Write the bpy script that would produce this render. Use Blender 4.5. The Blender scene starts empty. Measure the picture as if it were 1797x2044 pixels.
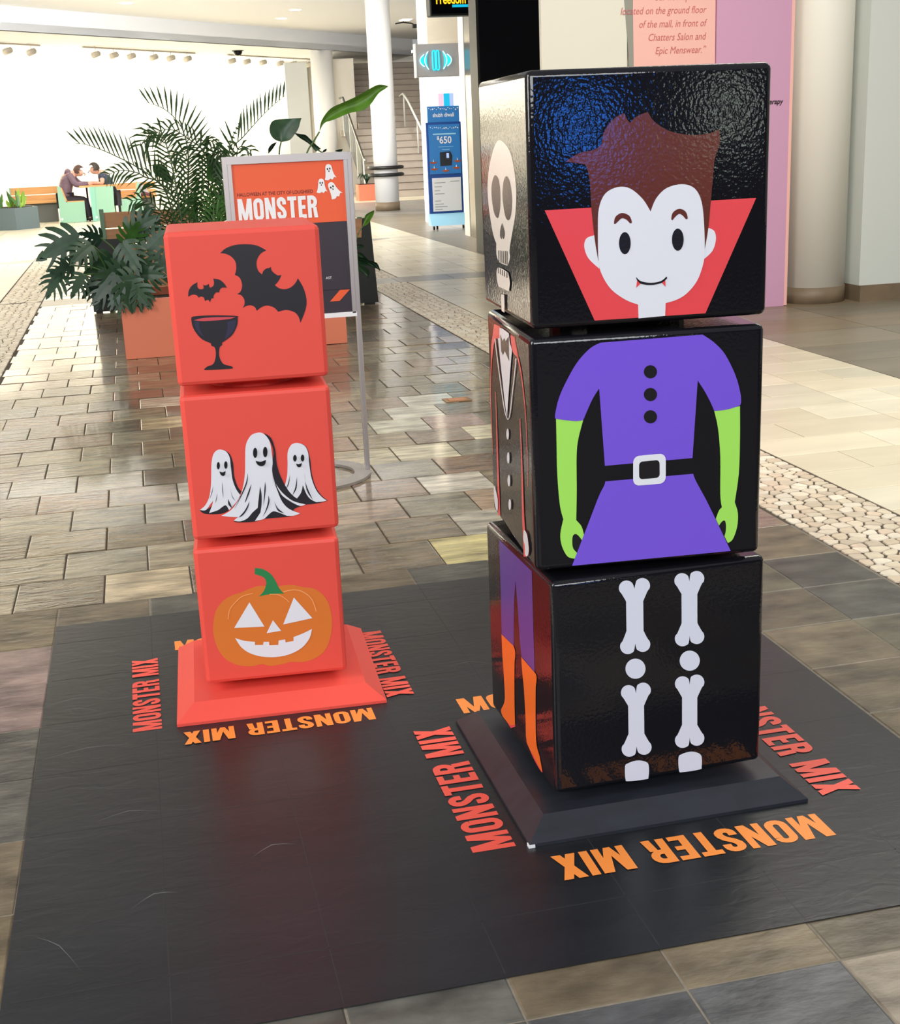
import bpy, bmesh, math, random
from mathutils import Vector, Matrix
from mathutils.geometry import tessellate_polygon
random.seed(7)
SC = bpy.context.scene
COL = SC.collection
# ------------------------------------------------------------------ camera
EYE = 1.45
F_PX, YAW, PITCH, ROLL = 2621.844, 0.221995, 0.279459, -0.043139
fwd0 = Vector((math.sin(YAW), math.cos(YAW), 0)); rt0 = Vector((math.cos(YAW), -math.sin(YAW), 0)); zz = Vector((0, 0, 1))
fwd = fwd0*math.cos(PITCH) - zz*math.sin(PITCH); up0 = zz*math.cos(PITCH) + fwd0*math.sin(PITCH)
rt = rt0*math.cos(ROLL) + up0*math.sin(ROLL); up = -rt0*math.sin(ROLL) + up0*math.cos(ROLL)
cam = bpy.data.cameras.new('camera'); cam_o = bpy.data.objects.new('camera', cam); COL.objects.link(cam_o)
cam_o.matrix_world = Matrix(((rt.x, up.x, -fwd.x, 0), (rt.y, up.y, -fwd.y, 0), (rt.z, up.z, -fwd.z, EYE), (0, 0, 0, 1)))
cam.sensor_fit = 'VERTICAL'; cam.sensor_height = 24.0; cam.lens = 24.0*F_PX/2044.0
cam.clip_start = 0.05; cam.clip_end = 200
SC.camera = cam_o
# ------------------------------------------------------------------ world, lights, exposure
W = bpy.data.worlds.new('daylight'); SC.world = W; W.use_nodes = True
bg = W.node_tree.nodes['Background']; bg.inputs[0].default_value = (0.97, 0.98, 1.0, 1); bg.inputs[1].default_value = 0.36
SC.view_settings.view_transform = 'Standard'; SC.view_settings.look = 'None'
SC.view_settings.gamma = 1.0; SC.view_settings.exposure = 0.0; SC.view_settings.use_curve_mapping = False
SC.cycles.use_denoising = True
def area(name, loc, target, sx, sy, power, color, spread=180):
    l = bpy.data.lights.new(name, 'AREA'); l.shape = 'RECTANGLE'; l.size = sx; l.size_y = sy; l.energy = power; l.color = color
    l.spread = math.radians(spread)
    o = bpy.data.objects.new(name, l); COL.objects.link(o); o.location = loc
    d = Vector(target) - Vector(loc); o.rotation_euler = d.to_track_quat('-Z', 'Y').to_euler(); return o
area('front_fill', (-0.6, -4.6, 4.2), (0.8, 3.2, 0.7), 7.0, 2.4, 480, (0.96, 0.98, 1.0))  # added fill behind the viewer, brightens the block fronts
area('side_fill', (4.2, 5.2, 4.2), (3.6, 6.4, 0), 2.5, 4.0, 190, (1.0, 0.95, 0.82))  # added fill above the frame, brightens the beige tiles on the right
area('left_fill', (-6.0, 1.5, 4.0), (0.8, 3.0, 0.7), 3.0, 4.0, 380, (1.0, 0.96, 0.90))  # added fill out of view, brightens the left faces of the blocks
area('concourse_fill', (-4.0, 14.0, 4.1), (-4.0, 15.0, 0), 5.0, 5.0, 210, (1.0, 0.97, 0.92))  # added out-of-frame fill for the left concourse floor
area('concourse_fill', (0.2, 19.0, 4.1), (3.2, 23.5, 0.5), 4.0, 3.0, 500, (1.0, 0.97, 0.92))  # added out-of-frame fill aimed towards the far pillar
area('concourse_fill', (0.5, 21.5, 4.0), (2.0, 28.0, 2.2), 7.0, 2.0, 760, (1.0, 0.97, 0.93))  # added out-of-frame fill for the ceiling step and back area
# ------------------------------------------------------------------ helpers
def lin(c):
    return tuple((x/12.92 if x <= 0.04045 else ((x+0.055)/1.055)**2.4) for x in c)
def mat(name, rgb=None, rough=0.5, metal=0.0, spec=0.5, coat=0.0, emit=None, es=1.0, noise=None, bump=None, alpha=None, srgb=True, objcolor=False, trans=0.0):
    m = bpy.data.materials.new(name); m.use_nodes = True; nt = m.node_tree; b = nt.nodes['Principled BSDF']
    c = lin(rgb) if (srgb and rgb) else (rgb or (0.5, 0.5, 0.5))
    b.inputs['Base Color'].default_value = (*c, 1); b.inputs['Roughness'].default_value = rough; b.inputs['Metallic'].default_value = metal
    b.inputs['Specular IOR Level'].default_value = spec; b.inputs['Coat Weight'].default_value = coat; b.inputs['Coat Roughness'].default_value = 0.08
    if trans: b.inputs['Transmission Weight'].default_value = trans
    if emit:
        b.inputs['Emission Color'].default_value = (*lin(emit), 1); b.inputs['Emission Strength'].default_value = es
    tc = nt.nodes.new('ShaderNodeNewGeometry')
    src = None
    if objcolor:
        oi = nt.nodes.new('ShaderNodeObjectInfo'); src = oi.outputs['Color']
    if noise:   # (scale xyz, amount)
        mp = nt.nodes.new('ShaderNodeMapping'); mp.inputs['Scale'].default_value = noise[0]; nt.links.new(tc.outputs['Position'], mp.inputs['Vector'])
        nz = nt.nodes.new('ShaderNodeTexNoise'); nz.inputs['Scale'].default_value = 1; nz.inputs['Detail'].default_value = 6; nt.links.new(mp.outputs[0], nz.inputs['Vector'])
        mr = nt.nodes.new('ShaderNodeMapRange'); mr.inputs[1].default_value = 0.3; mr.inputs[2].default_value = 0.7
        mr.inputs[3].default_value = 1-noise[1]; mr.inputs[4].default_value = 1+noise[1]; nt.links.new(nz.outputs['Fac'], mr.inputs[0])
        mx = nt.nodes.new('ShaderNodeVectorMath'); mx.operation = 'SCALE'
        if src: nt.links.new(src, mx.inputs[0])
        else: mx.inputs[0].default_value = c
        nt.links.new(mr.outputs[0], mx.inputs['Scale']); nt.links.new(mx.outputs[0], b.inputs['Base Color'])
    elif src: nt.links.new(src, b.inputs['Base Color'])
    if bump:    # (scale xyz, strength, distance)
        mp = nt.nodes.new('ShaderNodeMapping'); mp.inputs['Scale'].default_value = bump[0]; nt.links.new(tc.outputs['Position'], mp.inputs['Vector'])
        nz = nt.nodes.new('ShaderNodeTexNoise'); nz.inputs['Scale'].default_value = 1; nz.inputs['Detail'].default_value = bump[3] if len(bump) > 3 else 3; nz.inputs['Distortion'].default_value = bump[4] if len(bump) > 4 else 0; nt.links.new(mp.outputs[0], nz.inputs['Vector'])
        bp = nt.nodes.new('ShaderNodeBump'); bp.inputs['Strength'].default_value = bump[1]; bp.inputs['Distance'].default_value = bump[2]
        nt.links.new(nz.outputs['Fac'], bp.inputs['Height']); nt.links.new(bp.outputs[0], b.inputs['Normal'])
    return m
def props(o, label=None, cat=None, group=None, kind=None):
    if label: o['label'] = label
    if cat: o['category'] = cat
    if group: o['group'] = group
    if kind: o['kind'] = kind
    return o
def empty(name, loc=(0, 0, 0), rz=0.0, label=None, cat=None, group=None):
    o = bpy.data.objects.new(name, None); COL.objects.link(o); o.location = loc; o.rotation_euler = (0, 0, rz); o.empty_display_size = 0.1
    return props(o, label, cat, group)
def link_mesh(name, me, m, parent=None, smooth=False):
    o = bpy.data.objects.new(name, me); COL.objects.link(o)
    if m is not None:
        if isinstance(m, (list, tuple)):
            for q in m: me.materials.append(q)
        else: me.materials.append(m)
    if parent: o.parent = parent
    if smooth:
        for p in me.polygons: p.use_smooth = True
    return o
def ob(name, bm, m, parent=None, smooth=False):
    me = bpy.data.meshes.new(name); bm.normal_update(); bm.to_mesh(me); bm.free(); return link_mesh(name, me, m, parent, smooth)
def B(): return bmesh.new()
def bx(bm, x0, x1, y0, y1, z0, z1, mi=0):
    v = [bm.verts.new(p) for p in ((x0, y0, z0), (x1, y0, z0), (x1, y1, z0), (x0, y1, z0), (x0, y0, z1), (x1, y0, z1), (x1, y1, z1), (x0, y1, z1))]
    for f in ((3, 2, 1, 0), (4, 5, 6, 7), (0, 1, 5, 4), (1, 2, 6, 5), (2, 3, 7, 6), (3, 0, 4, 7)):
        q = bm.faces.new([v[i] for i in f]); q.material_index = mi
    return v
def box(name, x0, x1, y0, y1, z0, z1, m, parent=None, bevel=0.0, seg=2):
    bm = B(); bx(bm, x0, x1, y0, y1, z0, z1)
    if bevel: bmesh.ops.bevel(bm, geom=bm.edges[:], offset=bevel, segments=seg, affect='EDGES', profile=0.5)
    return ob(name, bm, m, parent)
def prism(bm, pts, axis, a, b):
    """extrude a 2-D polygon along an axis between a and b; pts are the two other coordinates in xyz order"""
    def P(p, t): return (t, p[0], p[1]) if axis == 0 else ((p[0], t, p[1]) if axis == 1 else (p[0], p[1], t))
    lo = [bm.verts.new(P(p, a)) for p in pts]; hi = [bm.verts.new(P(p, b)) for p in pts]; n = len(pts)
    tr = tessellate_polygon([[Vector((p[0], p[1], 0)) for p in pts]])
    for t in tr:
        try: bm.faces.new([lo[i] for i in t]); bm.faces.new([hi[i] for i in reversed(t)])
        except ValueError: pass
    for i in range(n):
        try: bm.faces.new((lo[i], lo[(i+1) % n], hi[(i+1) % n], hi[i]))
        except ValueError: pass
    bmesh.ops.recalc_face_normals(bm, faces=bm.faces[:])
def tube(bm, pts, r, n=8, closed=False, r1=None):
    pts = [Vector(p) for p in pts]; k = len(pts); rings = []
    for i, p in enumerate(pts):
        a = pts[(i-1) % k] if (closed or i > 0) else p; c = pts[(i+1) % k] if (closed or i < k-1) else p
        t = (c-a).normalized(); ref = Vector((0, 0, 1)) if abs(t.z) < 0.9 else Vector((1, 0, 0))
        u = t.cross(ref).normalized(); v = t.cross(u)
        rr = r if r1 is None else r+(r1-r)*i/max(1, k-1)
        rings.append([bm.verts.new(p+u*math.cos(2*math.pi*j/n)*rr+v*math.sin(2*math.pi*j/n)*rr) for j in range(n)])
    for i in range(k if closed else k-1):
        A, C = rings[i], rings[(i+1) % k]
        for j in range(n): bm.faces.new((A[j], A[(j+1) % n], C[(j+1) % n], C[j]))
    if not closed: bm.faces.new(rings[0][::-1]); bm.faces.new(rings[-1])
def lathe(bm, prof, cx=0, cy=0, n=24, cap=True):
    rings = [[bm.verts.new((cx+r*math.cos(2*math.pi*j/n), cy+r*math.sin(2*math.pi*j/n), z)) for j in range(n)] for r, z in prof]
    for a, b in zip(rings, rings[1:]):
        for j in range(n): bm.faces.new((a[j], a[(j+1) % n], b[(j+1) % n], b[j]))
    if cap: bm.faces.new(rings[0][::-1]); bm.faces.new(rings[-1])
def smooth_poly(pts, sub=5):
    """Catmull-Rom through points, corners kept sharp. pts = (u, v, corner)"""
    n = len(pts); out = []
    for i in range(n):
        p1, p2 = pts[i], pts[(i+1) % n]
        p0 = pts[i-1] if not p1[2] else p1; p3 = pts[(i+2) % n] if not p2[2] else p2
        out.append((p1[0], p1[1]))
        if p1[2] and p2[2]: continue
        for s in range(1, sub):
            t = s/sub; t2 = t*t; t3 = t2*t
            out.append(tuple(0.5*(2*p1[k]+(p2[k]-p0[k])*t+(2*p0[k]-5*p1[k]+4*p2[k]-p3[k])*t2+(3*p1[k]-p0[k]-3*p2[k]+p3[k])*t3) for k in (0, 1)))
    return out
def flat(bm, poly, to3d):
    v = [bm.verts.new(to3d(*p)) for p in poly]
    for t in tessellate_polygon([[Vector((p[0], p[1], 0)) for p in poly]]):
        try: bm.faces.new([v[i] for i in t])
        except ValueError: pass
def text_mesh(name, body, size, m, loc, rot, parent=None, align='LEFT', bold=0.0, sx=1.0, shear=0.0, depth=0.0):
    cu = bpy.data.curves.new(name, 'FONT'); cu.body = body; cu.size = size; cu.align_x = align; cu.offset = bold; cu.shear = shear; cu.extrude = depth; cu.resolution_u = 3
    t = bpy.data.objects.new('tmp', cu); COL.objects.link(t); bpy.context.view_layer.update()
    me = bpy.data.meshes.new_from_object(t.evaluated_get(bpy.context.evaluated_depsgraph_get()))
    bpy.data.objects.remove(t); bpy.data.curves.remove(cu); me.name = name; me.materials.clear()
    for v in me.vertices: v.co.x *= sx
    o = link_mesh(name, me, m, parent); o.location = loc; o.rotation_euler = rot; return o
# condensed block capitals (unit height), as ribbons and polygons
def glyph(ch):
    s = 0.185
    R = lambda x0, y0, x1, y1: [(x0, y0), (x1, y0), (x1, y1), (x0, y1)]
    def band(c, w=s):
        L, Rr = [], []
        for i, p in enumerate(c):
            a = c[max(0, i-1)]; b = c[min(len(c)-1, i+1)]; dx, dy = b[0]-a[0], b[1]-a[1]; d = math.hypot(dx, dy) or 1
            L.append((p[0]-dy/d*w/2, p[1]+dx/d*w/2)); Rr.append((p[0]+dy/d*w/2, p[1]-dx/d*w/2))
        return [[L[i], L[i+1], Rr[i+1], Rr[i]] for i in range(len(c)-1)]
    def arc(cx, cy, rx, ry, a0, a1, n=8): return [(cx+rx*math.cos(math.radians(a0+(a1-a0)*i/n)), cy+ry*math.sin(math.radians(a0+(a1-a0)*i/n))) for i in range(n+1)]
    h = s/2
    if ch == 'M': return 0.70, [R(0, 0, s*.9, 1), R(.7-s*.9, 0, .7, 1), [(0, 1), (s*1.2, 1), (.42, .0), (.28, .0)], [(.7-s*1.2, 1), (.7, 1), (.42, 0), (.28, 0)]]
    if ch == 'N': return 0.52, [R(0, 0, s*.9, 1), R(.52-s*.9, 0, .52, 1), [(0, 1), (s*1.05, 1), (.52, 0), (.52-s*1.05, 0)]]
    if ch == 'O': return 0.50, band(arc(.25, .75, .25-h, .25-h, 0, 180)+arc(.25, .25, .25-h, .25-h, 180, 360)+[(.5-h, .75)])
    if ch == 'S': return 0.47, band([(.47-h, .66)]+arc(.235, .77, .235-h, .23-h, 0, 180)+[(h+.01, .67), (.17, .56), (.31, .43), (.46-h, .32)]+arc(.235, .23, .235-h, .23-h, 0, -180)+[(h, .33)])
    if ch == 'T': return 0.46, [R(0, 1-s*.95, .46, 1), R(.23-h, 0, .23+h, 1)]
    if ch == 'E': return 0.40, [R(0, 0, s, 1), R(0, 0, .40, s*.92), R(0, 1-s*.92, .40, 1), R(0, .5-s*.45, .36, .5+s*.45)]
    if ch == 'R': return 0.49, [R(0, 0, s, 1)]+band([(h, 1-h), (.22, 1-h)]+arc(.24, .72, .25-h, .28-h, 90, -90)+[(.2, .44+h), (h, .44+h)])+[[(.26, .48), (.44, .48), (.50, 0), (.31, 0)]]
    if ch == 'I': return s, [R(0, 0, s, 1)]
    if ch == 'X': return 0.52, [[(0, 1), (.205, 1), (.52, 0), (.315, 0)], [(.315, 1), (.52, 1), (.205, 0), (0, 0)]]
    return 0.26, []
def headline(name, text, width, height, m, to3d, parent, off=(0, 0, .00002)):
    x = 0; L = []
    for ch in text:
        w, P = glyph(ch); L += [[(a+x, b) for a, b in p] for p in P]; x += w+0.075
    x -= 0.075; bm = B(); off = Vector(off)
    for k, p in enumerate(L):
        q = [Vector(to3d(a*width/x, b*height)) for a, b in p]; q = [c+off*k for c in q]; bm.faces.new([bm.verts.new(c) for c in q])
    return ob(name, bm, m, parent)
# ------------------------------------------------------------------ materials
def hexc(r, g, b): return (r/255, g/255, b/255)
M = {}
PEEL = ((140, 140, 140), 0.07, 0.004, 1)
M['black_gloss'] = mat('black_gloss', (0.085, 0.085, 0.105), 0.07, spec=0.5, bump=PEEL)
M['black_satin'] = mat('black_satin', (0.15, 0.165, 0.195), 0.38, noise=((9, 30, 9), 0.2), bump=((40, 200, 40), 0.1, 0.002))
M['red_paint'] = mat('red_paint', hexc(234, 84, 72), 0.52, spec=0.35, bump=((200, 200, 200), 0.1, 0.002))
DEC = dict(cred=hexc(236, 78, 84), cwhite=hexc(232, 234, 243), cbone=hexc(226, 230, 246), cskull=hexc(238, 232, 224), cbrown=hexc(102, 53, 46), cblack=hexc(30, 29, 33), cpurple=hexc(122, 88, 222),
  cpurple2=hexc(78, 66, 150), cgreen=hexc(166, 232, 96), corange=hexc(222, 122, 48), corange2=hexc(250, 116, 40), cbat=hexc(34, 32, 40), cfacet=hexc(48, 44, 72), cwine=hexc(214, 74, 84), cstem=hexc(42, 132, 76), cpeach=hexc(248, 172, 110))
for k, c in DEC.items(): M[k] = mat('vinyl_'+k[1:], c, 0.12 if k == 'cbrown' else 0.22 if k in ('cbrown', 'cred', 'cpurple', 'cblack', 'cskull', 'cpurple2', 'corange2', 'cwhite') else 0.4, bump=PEEL if k in ('cbrown', 'cskull', 'cblack') else None)
M['mat_black'] = mat('mat_black', (0.122, 0.130, 0.146), 0.34, noise=((3, 9, 1), 0.18), bump=((12, 26, 10), 0.22, 0.005, 5, 1.0)); M['scuff'] = mat('scuff', (0.42, 0.43, 0.43), 0.5)
M['orange_print'] = mat('orange_print', hexc(250, 148, 66), 0.5); M['coral_print'] = mat('coral_print', hexc(240, 92, 76), 0.5)
M['slate'] = mat('slate', None, 0.24, coat=0.45, noise=((5, 18, 5), 0.55), bump=((7, 26, 10), 0.9, 0.014, 5, 1.2), objcolor=True); M['slate_near'] = mat('slate_near', None, 0.42, noise=((7, 11, 7), 0.5), bump=((12, 24, 10), 0.7, 0.008, 5), objcolor=True)
def island_mat(name, stops, rough, nz, bp, coat=0.0):
    m = mat(name, (0.5, 0.5, 0.5), rough, noise=nz, bump=bp, coat=coat); nt = m.node_tree
    g = nt.nodes.new('ShaderNodeNewGeometry'); cr = nt.nodes.new('ShaderNodeValToRGB'); nt.links.new(g.outputs['Random Per Island'], cr.inputs[0]); cr.color_ramp.interpolation = 'CONSTANT'
    e = cr.color_ramp.elements
    while len(e) < len(stops): e.new(0.5)
    for i, c in enumerate(stops): e[i].position = i/len(stops); e[i].color = (*c, 1)
    for n in nt.nodes:
        if n.type == 'VECT_MATH': nt.links.new(cr.outputs[0], n.inputs[0])
    return m
SLATE_FAR = [(.165, .125, .075), (.24, .185, .11), (.12, .095, .062), (.27, .225, .145), (.19, .145, .085), (.17, .105, .065), (.20, .175, .12), (.22, .15, .10)]
SLATE_NEAR = [(.120, .108, .070), (.085, .082, .068), (.135, .105, .060), (.10, .098, .085), (.145, .115, .072), (.105, .088, .058)]
BEIGE = [(.77, .695, .52), (.73, .655, .48), (.81, .745, .58), (.755, .67, .50), (.69, .635, .49)]
DARKTAN = [(.235, .195, .135), (.265, .222, .155), (.215, .182, .13), (.26, .20, .125)]
M['slate_run'] = island_mat('slate_run', SLATE_FAR, 0.22, ((5, 18, 5), 0.5), ((7, 26, 10), 0.9, 0.014, 5, 1.2), 0.45)
M['beige_stone'] = mat('beige_stone', None, 0.28, noise=((2.5, 7, 2), 0.07), objcolor=True)
M['beige_run'] = island_mat('beige_run', BEIGE, 0.28, ((2.5, 7, 2), 0.07), None)
M['tan_run'] = island_mat('tan_run', DARKTAN, 0.35, ((2.5, 7, 2), 0.12), None)
M['band_run'] = island_mat('band_run', [(.27, .26, .24), (.31, .29, .26), (.24, .235, .22)], 0.3, ((4, 9, 2), 0.2), ((10, 42, 10), 0.3, 0.006))
M['pebble'] = mat('pebble', None, 0.38, noise=((25, 25, 25), 0.1), objcolor=True)
M['pebble_run'] = island_mat('pebble_run', [(.76, .66, .50), (.70, .58, .43), (.82, .74, .60), (.64, .54, .41), (.80, .70, .55)], 0.35, ((25, 25, 25), 0.1), None)
M['grout'] = mat('grout', (0.50, 0.47, 0.42), 0.8, noise=((60, 60, 60), 0.15)); M['grout_dark'] = mat('grout_dark', (0.30, 0.26, 0.215), 0.8, noise=((60, 60, 60), 0.15))
M['plaster'] = mat('plaster', hexc(244, 240, 230), 0.75, noise=((1.5, 1.5, 1.5), 0.02)); M['ceil'] = mat('ceiling_paint', hexc(236, 239, 244), 0.85); M['col_warm'] = mat('column_warm_white', hexc(242, 239, 228), 0.5); M['wall_grey'] = mat('wall_grey', hexc(212, 217, 212), 0.6)
M['fascia'] = mat('fascia_paint', hexc(236, 240, 250), 0.7); M['col_white'] = mat('column_white', hexc(246, 247, 249), 0.45)
M['skirting'] = mat('skirting', hexc(124, 107, 86), 0.5, noise=((6, 6, 6), 0.12)); M['steel'] = mat('brushed_steel', (0.60, 0.59, 0.57), 0.25, metal=1.0, noise=((3, 3, 160), 0.05))
M['steel_dark'] = mat('pier_steel', (0.50, 0.49, 0.48), 0.2, metal=1.0, noise=((3, 3, 160), 0.05)); M['alu'] = mat('aluminium', (0.80, 0.78, 0.78), 0.42, metal=0.85); M['fitting'] = mat('fitting_grey', (0.62, 0.60, 0.56), 0.5); M['dark_metal'] = mat('dark_metal', (0.12, 0.12, 0.12), 0.4)
M['rubber'] = mat('black_rubber', (0.08, 0.08, 0.08), 0.35); M['white_gloss'] = mat('white_gloss', (0.93, 0.93, 0.92), 0.35)
M['dark_glass'] = mat('dark_glass', (0.05, 0.055, 0.085), 0.10, spec=0.15); M['dark_wall'] = mat('dark_shopfront', (0.16, 0.16, 0.17), 0.5)
M['mauve'] = mat('mauve_panel', hexc(208, 158, 190), 0.5); M['pinkp'] = mat('pink_panel', hexc(246, 190, 180), 0.4); M['hoardw'] = mat('hoarding_white', hexc(232, 228, 214), 0.3)
M['reflection_grey'] = mat('reflection_strip', hexc(150, 150, 140), 0.4); M['pinktext'] = mat('rose_print', hexc(200, 104, 104), 0.5); M['ink'] = mat('black_ink', (0.10, 0.09, 0.09), 0.5)
M['poster_orange'] = mat('poster_orange', hexc(240, 98, 58), 0.45); M['poster_dark'] = mat('poster_dark', hexc(56, 48, 60), 0.45); M['maroon_ink'] = mat('maroon_ink', hexc(110, 34, 30), 0.5); M['print_white'] = mat('print_white', (0.95, 0.95, 0.97), 0.5)
M['terracotta'] = mat('planter_coral', hexc(222, 126, 96), 0.5); M['soil'] = mat('soil', (0.16, 0.11, 0.08), 0.9, noise=((30, 30, 30), 0.4))
M['panel_black'] = mat('panel_black', (0.09, 0.11, 0.10), 0.5); M['mint'] = mat('mint_laminate', hexc(140, 184, 158), 0.5); M['mint_dark'] = mat('green_laminate', hexc(92, 124, 98), 0.5)
M['wood'] = mat('oak_slats', hexc(206, 152, 92), 0.5, noise=((2, 2, 30), 0.14)); M['wood_shade'] = mat('shaded_slats', hexc(176, 128, 88), 0.5, noise=((3, 3, 40), 0.15)); M['grey_base'] = mat('grey_base', (0.36, 0.37, 0.35), 0.6)  # wood_shade: oak colour darkened to stand in for shade on the near benches
M['slate_planter'] = mat('blue_grey_planter', hexc(96, 112, 116), 0.55)
def leafm(name, c): return mat(name, c, 0.35, noise=((14, 14, 14), 0.25))
M['leaf_bright'] = leafm('leaf_bright', hexc(84, 128, 38)); M['leaf_mid'] = leafm('leaf_mid', hexc(62, 104, 46)); M['leaf_dark'] = leafm('leaf_dark', hexc(44, 74, 50)); M['leaf_deep'] = leafm('leaf_deep', hexc(32, 60, 44)); M['leaf_palm'] = leafm('leaf_palm', hexc(48, 78, 42)); M['leaf_lime'] = leafm('leaf_lime', hexc(134, 172, 62)); M['stem'] = leafm('stem', hexc(72, 104, 52))
M['skin'] = mat('skin', hexc(206, 158, 138), 0.5); M['jacket_purple'] = mat('quilted_jacket', hexc(112, 90, 104), 0.6, bump=((2, 2, 60), 0.8, 0.02)); M['tee_navy'] = mat('navy_shirt', hexc(42, 56, 74), 0.7); M['trouser'] = mat('dark_trousers', hexc(48, 42, 50), 0.8); M['hair_brown'] = mat('brown_hair', hexc(78, 52, 44), 0.6); M['hair_dark'] = mat('dark_hair', hexc(52, 42, 36), 0.6); M['shoe'] = mat('dark_shoe', (0.10, 0.10, 0.11), 0.5); M['jacket_grey'] = mat('grey_jacket', hexc(176, 174, 178), 0.6, bump=((2, 2, 50), 0.8, 0.02)); M['maroon'] = mat('maroon_lining', hexc(110, 44, 60), 0.6)
M['stone_step'] = mat('stone_step', hexc(192, 181, 170), 0.55, noise=((3, 3, 3), 0.06)); M['brass'] = mat('brass', hexc(178, 138, 92), 0.35, metal=0.8)
def glass(name, tint, rough=0.02):
    m = bpy.data.materials.new(name); m.use_nodes = True; nt = m.node_tree; nt.nodes.clear()
    o = nt.nodes.new('ShaderNodeOutputMaterial'); mx = nt.nodes.new('ShaderNodeMixShader'); t = nt.nodes.new('ShaderNodeBsdfTransparent'); g = nt.nodes.new('ShaderNodeBsdfGlossy')
    fr = nt.nodes.new('ShaderNodeFresnel'); fr.inputs[0].default_value = 1.5; t.inputs[0].default_value = (*tint, 1); g.inputs['Roughness'].default_value = rough
    nt.links.new(fr.outputs[0], mx.inputs[0]); nt.links.new(t.outputs[0], mx.inputs[1]); nt.links.new(g.outputs[0], mx.inputs[2]); nt.links.new(mx.outputs[0], o.inputs[0]); return m
M['glass'] = glass('clear_glass', (0.82, 0.90, 0.88))
def em(name, c, s): return mat(name, (0.02, 0.02, 0.02), 0.4, emit=c, es=s)
M['lamp'] = em('lamp_glow', (1, 0.98, 0.94), 6.0); M['cyan_neon'] = em('cyan_neon', hexc(20, 215, 250), 1.6); M['cyan_halo'] = em('cyan_edge', hexc(190, 245, 255), 2.2); M['screen_white'] = em('shop_glow', (1, 1, 1), 1.6); M['screen_yellow'] = em('screen_yellow', hexc(255, 196, 30), 1.6); M['screen_cyan'] = em('screen_cyan', hexc(20, 190, 230), 1.1); M['screen_pink'] = em('screen_pink', hexc(250, 205, 225), 1.1); M['blue_screen'] = em('blue_screen', hexc(50, 125, 240), 16.0); M['pale_screen'] = em('pale_screen', hexc(215, 228, 215), 7.0); M['screen_violet'] = em('screen_violet', hexc(170, 190, 250), 1.2)
M['ad_blue'] = mat('ad_blue', hexc(40, 108, 170), 0.35, emit=hexc(40, 108, 170), es=0.35); M['ad_frame'] = mat('ad_frame_blue', hexc(30, 78, 156), 0.4); M['ad_white'] = mat('ad_white', hexc(240, 244, 248), 0.4); M['ad_text'] = mat('ad_text_grey', hexc(170, 176, 184), 0.5); M['ad_light'] = mat('ad_light_blue', hexc(160, 214, 240), 0.35); M['clay'] = mat('clay_lamp_print', hexc(166, 84, 56), 0.5); M['phone'] = mat('phone_print', hexc(40, 44, 54), 0.4)
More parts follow.
